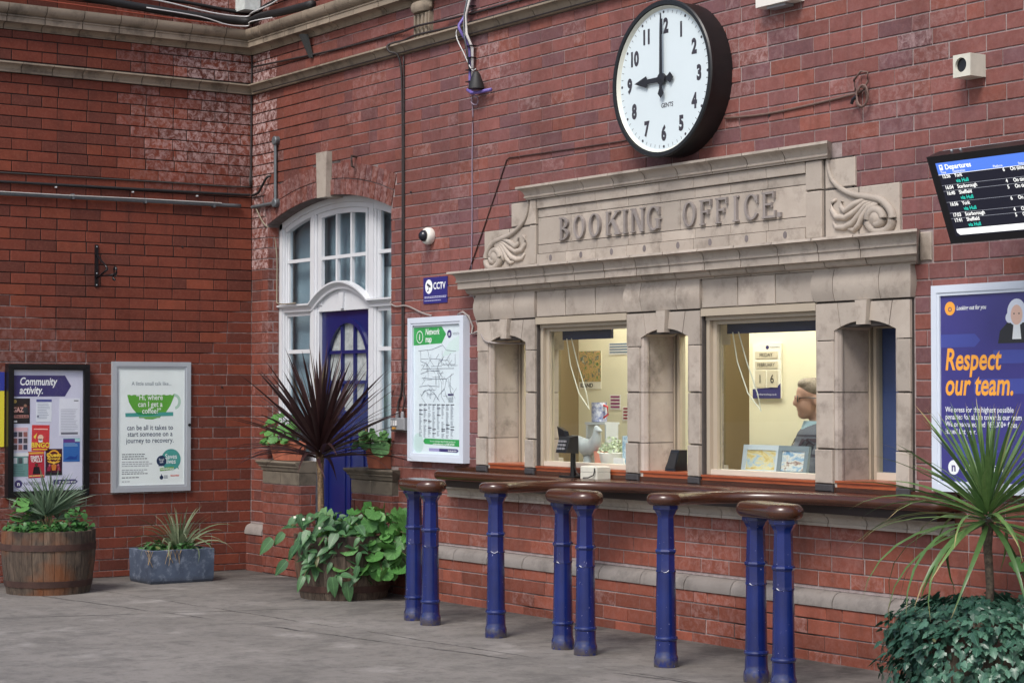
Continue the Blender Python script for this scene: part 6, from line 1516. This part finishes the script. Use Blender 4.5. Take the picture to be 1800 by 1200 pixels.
BARK = mat('fibrous_bark', srgb(150, 124, 92), .9, .6, 60, 1, 90, c2=srgb(70, 52, 40)); BARK_D = mat('grey_bark', srgb(112, 98, 82), .9, .6, 50, 1, 80, c2=srgb(50, 42, 36))
# bronze cordyline in the middle barrel
cx_, cy_ = 2.08, -.52
t = plant('bronze_cordyline', 'dark bronze spiky cordyline on a slender trunk before the blue door', 'plant', (cx_, cy_, .40))
trunk(t, [(cx_, cy_, .38), (cx_+.004, cy_, .60), (cx_-.006, cy_, .82), (cx_-.012, cy_, .99)], [.030, .024, .022, .030], BARK)
rosette(t, (cx_-.012, cy_, .96), 116, .62, .80, .036, LF_CORD, [.10, .16, .25, .45, .9], .06, 1.5, .03, .16, 5)
# green cordyline at right
gx, gy = B3[0]+.02, B3[1]
t = plant('green_cordyline', 'green spiky cordyline rising from the ivy planter at right', 'plant', (gx, gy, .40))
trunk(t, [(gx, gy, .37), (gx+.008, gy, .55), (gx-.005, gy, .72), (gx-.004, gy, .85)], [.020, .019, .020, .028], BARK_D)
rosette(t, (gx-.004, gy, .82), 112, .40, .70, .027, LF_GREEN, [.15, .3, .6, 1.1, 1.7], .06, 1.95, .03, .12, 9)
# ivy dome
rr = random.Random(21); ivm = [ivy_leaf(1)]
t = plant('ivy', 'dense dark green ivy spilling over the right barrel planter', 'ivy', (B3[0], B3[1], .42)); items = []
for i in range(3000):
    az = rr.uniform(0, 2*pi); q = rr.random()
    z = .02+.46*q**.7; R3 = .43-.07*max(0, (z-.25)/.2)**2+.035*sin(az*5+z*9)+.03*sin(az*11-z*17)+rr.uniform(-.09, .03)
    if z > .41: R3 *= sqrt(rr.random())*1.02; z = .435+.03*(1-(R3/.4)**2)+.02*sin(az*4)+rr.uniform(-.015, .02)
    pos = V((B3[0]+R3*cos(az)*1.02, B3[1]+R3*sin(az)*.95, z+rr.uniform(-.01, .02)))
    nr = V((cos(az)*(1.05-z*1.2), sin(az)*(1.05-z*1.2), .45+z*1.3))+V((rr.uniform(-.5, .5), rr.uniform(-.5, .5), rr.uniform(-.3, .5)))
    od = V((cos(az)*.4+rr.uniform(-.8, .8), sin(az)*.4+rr.uniform(-.8, .8), -1+z))
    items.append((ivm[0], orient(pos, od, nr, rr.choice((rr.uniform(.026, .042), rr.uniform(.036, .064))))))
for i in range(420):
    az = rr.uniform(0, 2*pi); z = rr.uniform(.36, .455)+.015*sin(az*6); R3 = rr.uniform(.27, .40)
    items.append((ivm[0], orient((B3[0]+R3*cos(az), B3[1]+R3*sin(az), z), V((cos(az)+rr.uniform(-.8, .8), sin(az)+rr.uniform(-.8, .8), -.5)), V((cos(az)*.6+rr.uniform(-.3, .3), sin(az)*.6+rr.uniform(-.3, .3), 1)), rr.uniform(.03, .06))))
put_leaves(t, items, LF_IVY, 'ivy_leaf')
bigm = [radial(.5, 1, 5, .25, 30, .15)]
t2 = plant('tall_leafy_plant', 'few tall dark leaves behind the ivy at the right edge', 'plant', (B3[0]+.22, B3[1]+.1, .42)); items = []; sm = MB()
for i in range(9):
    p0 = V((B3[0]+.18+.05*rr.random(), B3[1]+.1, .42)); p1 = p0+V((rr.uniform(-.12, .25), rr.uniform(-.1, .1), rr.uniform(.1, .34))); sm.tube([p0, p0.lerp(p1, .5)+V((0, 0, .03)), p1], .004, 5)
    items.append((bigm[0], orient(p1, V((rr.uniform(-1, 1), -.6, rr.uniform(-1, 0))), V((.5, -.8, .5)), rr.uniform(.07, .11))))
put_leaves(t2, items, LF_BED); sm.build('stems', STEM, t2)
# middle barrel: round geranium-like leaves right, pointed leaves left
rr = random.Random(33)
rl = [radial(.5, 1, 7, .10, 42, .18), radial(.5, .94, 9, .08, 42, .10)]
t = plant('round_leaf_plant', 'bright green round leaved plant spilling over the middle barrel', 'plant', (B2[0]+.15, B2[1], .44)); items = []; sm = MB()
VD = V((.82, -.57, 0)); RD = V((.57, .82, 0))
for i in range(150):
    f = rr.random(); side = rr.uniform(-.14, .46); h = rr.uniform(-.30, .15); rad_ = .28+.10*rr.random()-.34*max(0, h)+.05*max(0, -h)
    c = V((B2[0], B2[1], .46))+RD*side+VD*rad_*rr.uniform(.35, 1.0)+V((0, 0, h*(1.05-abs(side-.16)*.75)))
    s_ = rr.uniform(.075, .15); nr = VD*.8+V((rr.uniform(-.4, .4), rr.uniform(-.4, .4), .75+rr.uniform(-.2, .4)))
    items.append((rl[i % 2], orient(c, V((rr.uniform(-1, 1), rr.uniform(-1, 1), -.6)), nr, s_)))
    if i % 3 == 0: b = V((B2[0], B2[1], .42))+RD*side*.4; sm.tube([b, b.lerp(c, .6)+V((0, 0, .05)), c], .004, 5)
put_leaves(t, items, LF_GER); sm.build('stems', STEM, t)
t = plant('pointed_leaf_plant', 'trailing plant with pointed dark leaves on left of the middle barrel', 'plant', (B2[0]-.2, B2[1], .44)); items = []; sm = MB()
pm = [blade(1, .50, .2, .5), blade(1, .42, .3, .9), blade(1, .56, .15, .3)]
for i in range(165):
    side = rr.uniform(-.33, .16); h = rr.uniform(-.30, .13); rad_ = .36+.04*rr.random()-.5*max(0, h)
    c = V((B2[0], B2[1], .47))+RD*side+VD*rad_*rr.uniform(.45, 1.0)+V((0, 0, h))
    if h < -.1 and side < -.25: c = c+RD*.12
    out_ = RD*rr.uniform(-1.0, .5)+VD*rr.uniform(.0, .8)+V((0, 0, rr.uniform(-1.1, .15))); nr = VD*.7+V((rr.uniform(-.3, .3), rr.uniform(-.3, .3), .9))
    items.append((pm[i % 3], orient(c, out_, nr, rr.uniform(.05, .135))))
    if i % 4 == 0: b = V((B2[0], B2[1], .42))+RD*side*.3; sm.tube([b, b.lerp(c, .6)+V((0, 0, .06)), c], .0035, 5)
for (s2, z2, L) in ((-.38, .47, .12), (-.46, .43, .15), (-.36, .28, .14), (.05, .14, .16), (-.05, .17, .15)):
    c = V((B2[0], B2[1], z2))+RD*s2+VD*.36; items.append((pm[0], orient(c, RD*(-.7 if s2 < -.3 else .1)+V((0, 0, -.8)), VD+V((0, 0, .4)), L)))
put_leaves(t, items, LF_DARK); sm.build('stems', STEM, t)
t = plant('small_white_flowers', 'few tiny white flowers among the pointed leaves', 'flower', (B2[0]-.25, B2[1]-.2, .6)); items = []
fm = radial(.5, 1, 5, .4, 20, .1, False); fm.name = 'flower'
for (s2, z2) in ((-.31, .575), (-.14, .50), (-.25, .56), (-.06, .52)):
    items.append((fm, orient(V((B2[0], B2[1], z2))+RD*s2+VD*.33, RD, VD+V((0, 0, .5)), .022)))
put_leaves(t, items, leaf_material('petal_white', (.75, .75, .62), (.8, .8, .7), .6), 'petal')
# left barrel: fan palm and bedding
t = plant('fan_palm', 'small grey green fan palm growing in the left barrel', 'palm', (B1[0], B1[1], .44)); items = []
sw_m = [sword(1, .055, d, 5, .3) for d in (.1, .3, .6)]; rr = random.Random(44); sm = MB()
for fnum, (az, tilt, L, hgt) in enumerate(((2.2, .25, .30, .17), (-.9, .35, .31, .13), (.6, .20, .32, .16), (3.6, .5, .28, .10), (-2.0, .55, .26, .10), (1.4, .65, .24, .10), (-.4, .1, .33, .12))):
    b = V((B1[0], B1[1], .42)); hub = b+V((sin(tilt)*cos(az)*hgt, sin(tilt)*sin(az)*hgt, hgt)); sm.tube([b, hub], .006, 6)
    axis = (hub-b).normalized(); sd = axis.cross(VD).normalized()
    for j in range(19):
        a = -1.25+2.5*j/18; d = axis*cos(a)+sd*sin(a)+VD*rr.uniform(-.15, .15); q = d.to_track_quat('Z', 'X').to_matrix().to_4x4()
        items.append((sw_m[j % 3], M4.Translation(hub) @ q @ M4.Rotation(rr.uniform(0, 6), 4, 'Z') @ M4.Diagonal((L*rr.uniform(.85, 1.1),)*3+(1,))))
put_leaves(t, items, LF_FAN); sm.build('stems', STEM, t)
small = [blade(1, .75, .15, .4, 4)]
def bedding(x0, x1, y0, y1, zb, n, label, loc, material, hz=.07, round_=True, s0=.03, s1=.055, sd=1):
    t = plant('bedding_plant', label, 'bedding plant', loc); rr = random.Random(sd); items = []
    for i in range(n):
        if round_:
            a = rr.uniform(0, 2*pi); r = sqrt(rr.random()); x = (x0+x1)/2+(x1-x0)/2*r*cos(a); y = (y0+y1)/2+(y1-y0)/2*r*sin(a)
        else: x, y = rr.uniform(x0, x1), rr.uniform(y0, y1)
        z = zb+hz*(.55+.45*sin(x*23)*sin(y*19))*rr.uniform(.15, 1)
        items.append((small[0], orient((x, y, z), V((rr.uniform(-1, 1), rr.uniform(-1, 1), rr.uniform(-.2, .6))), V((rr.uniform(-.6, .6)+.3, rr.uniform(-.6, .6)-.3, 1)), rr.uniform(s0, s1))))
    put_leaves(t, items, material); return t
small_b = [blade(1, .8, .1, .2, 4)]
bedding(B1[0]-.31, B1[0]+.31, B1[1]-.31, B1[1]+.31, .42, 520, 'low bright green bedding plants filling the left barrel', (B1[0], B1[1], .42), LF_BED, .10, sd=3)
t = plant('broad_leaf_plant', 'taller leafy sprigs at the edges of the left barrel', 'plant', (B1[0], B1[1], .43)); items = []; rr = random.Random(5)
for (sx_, sz, n) in ((.22, .56, 26), (-.16, .60, 14)):
    for i in range(n): items.append((rl[0] if sx_ < 0 else small[0], orient(V((B1[0], B1[1], sz+rr.uniform(-.08, .05)))+RD*(sx_+rr.uniform(-.07, .07))+VD*rr.uniform(-.05, .15), V((rr.uniform(-1, 1), rr.uniform(-1, 1), rr.uniform(-.5, .3))), VD*.5+V((0, 0, .8)), rr.uniform(.035, .06) if sx_ > 0 else rr.uniform(.06, .10))))
put_leaves(t, items, LF_BED)
# slate coloured trough
tr = thing('stone_trough', 'blue grey rectangular planter trough below the coffee poster', 'planter', (.55, -.955, 0))
def trough_mat():
    k = NT('slate_trough'); n = k.noise(5, 6, .65, None, .6); c = k.mix(k.rng(n, .3, .7), srgb(84, 96, 116), srgb(58, 68, 86)); c = k.mix(k.rng(k.noise(14, 6, .7), .52, .72, 0, .7), c, srgb(150, 160, 176)); s = k.sep()
    c = k.mix(k.math('MULTIPLY', k.rng(s[2], .05, 0), .7), c, srgb(46, 46, 48)); k.col(c); k.b.inputs['Roughness'].default_value = .7; k.bump(n, .2, .01); return k.m
TRM = trough_mat(); x0, x1, y0, y1, hh = .36, .74, -1.21, -.695, .25
rings = []
for (x_, z_) in ((0.006, .0), (.0, .02), (-.004, hh-.004), (.0, hh), (.024, hh), (.026, hh-.05)):
    rings.append([(x0+x_, y0+x_, z_), (x1-x_, y0+x_, z_), (x1-x_, y1-x_, z_), (x0+x_, y1-x_, z_)])
MB().quadstrip(rings, True, True, False).build('shell', TRM, tr)
MB().box(x0+.02, x1-.02, y0+.02, y1-.02, .19, .215).build('soil', SOIL, tr)
bedding(x0+.05, x1-.03, y0+.04, y1-.04, .215, 330, 'low green bedding plants in the blue grey trough', (.55, -.95, .215), LF_BED, .09, False, .03, .052, 8)
t = plant('strap_leaf_plant', 'pale striped strap leaved plant arching from the trough', 'plant', (.55, -.90, .21))
rosette(t, (.56, -.90, .22), 44, .30, .46, .026, LF_STRAP, [.3, .8, 1.6, 2.2], .1, 1.1, .04, .02, 12)
t = plant('dry_straw', 'dry straw wisps hanging over the front of the trough', 'straw', (.745, -1.05, .2)); sm = MB(); rr = random.Random(6)
for i in range(16):
    y = rr.choice((-1.06, -1.04, -1.21, -1.0))+rr.uniform(-.03, .03); sm.tube([(.70, y, .25), (.748, y+rr.uniform(-.02, .02), .245), (.755, y+rr.uniform(-.04, .04), .245-rr.uniform(.03, .13))], .0018, 4)
sm.build('wisps', LF_DRY, t)
# terracotta window boxes on the sill piers
TERRA = mat('terracotta', srgb(176, 104, 78), .75, .25, 12, .2, 50, c2=srgb(150, 84, 64))
def hexpot(cx, cy, z, w0, w1, d0, d1, h, label):
    t = thing('terracotta_pot', label, 'pot', (cx, cy, z), 'terracotta pots on the sill piers')
    def hx(w_, d_): return [(cx-w_, cy), (cx-w_*.62, cy-d_), (cx+w_*.62, cy-d_), (cx+w_, cy), (cx+w_*.62, cy+d_), (cx-w_*.62, cy+d_)]
    rings = [[(x, y, z+zz) for x, y in hx(w_, d_)] for w_, d_, zz in ((w0, d0, 0), (w1, d1, h*.80), (w1+.012, d1+.012, h*.82), (w1+.012, d1+.012, h), (w1-.01, d1-.01, h), (w1-.02, d1-.02, h-.03))]
    MB().quadstrip(rings, True, True, False).build('pot', TERRA, t); MB().quadstrip([[(x, y, z+h-.025) for x, y in hx(w1-.018, d1-.018)], [(x, y, z+h-.024) for x, y in hx(.01, .01)]], True, False, True).build('soil', SOIL, t)
hexpot(.60, .015, .897, .20, .27, .062, .078, .155, 'wide terracotta pot on the left sill pier')
hexpot(2.03, .01, .879, .135, .165, .062, .075, .165, 'smaller terracotta pot on the right sill pier')
def potplant(cx, cy, z, n, w_, hmax, label, mats, s0, s1, sd):
    t = plant('pot_plant', label, 'plant', (cx, cy, z)); rr = random.Random(sd); items = []; sm = MB()
    for i in range(n):
        u = rr.uniform(-w_, w_); p1 = V((cx+u, cy+rr.uniform(-.10, .03), z+rr.uniform(-.03, hmax)*(1-.4*abs(u)/w_)))
        items.append((mats[i % len(mats)], orient(p1, V((rr.uniform(-1, 1), rr.uniform(-1, 0), rr.uniform(-.8, .2))), V((.4+rr.uniform(-.4, .4), -.7, .8)), rr.uniform(s0, s1))))
        if i % 2: sm.tube([(cx+u*.5, cy, z-.03), p1], .003, 5)
    put_leaves(t, items, LF_BED if sd != 71 else LF_DARK); sm.build('stems', STEM, t)
potplant(.58, .0, 1.05, 46, .24, .24, 'rounded dark green leaves in the wide terracotta pot', [rl[0]], .06, .10, 71)
potplant(2.0, -.0, 1.05, 60, .18, .10, 'bright green geranium leaves in smaller terracotta pot', [small[0], rl[1]], .05, .085, 72)
t = plant('geranium_leaf_sprig', 'large round leaf hanging over the right side of the smaller pot', 'plant', (2.2, -.06, 1.02)); put_leaves(t, [(rl[0], orient((2.20, -.10, 1.03), V((.2, 0, -1)), VD+V((0, 0, .2)), .135))], LF_GER)
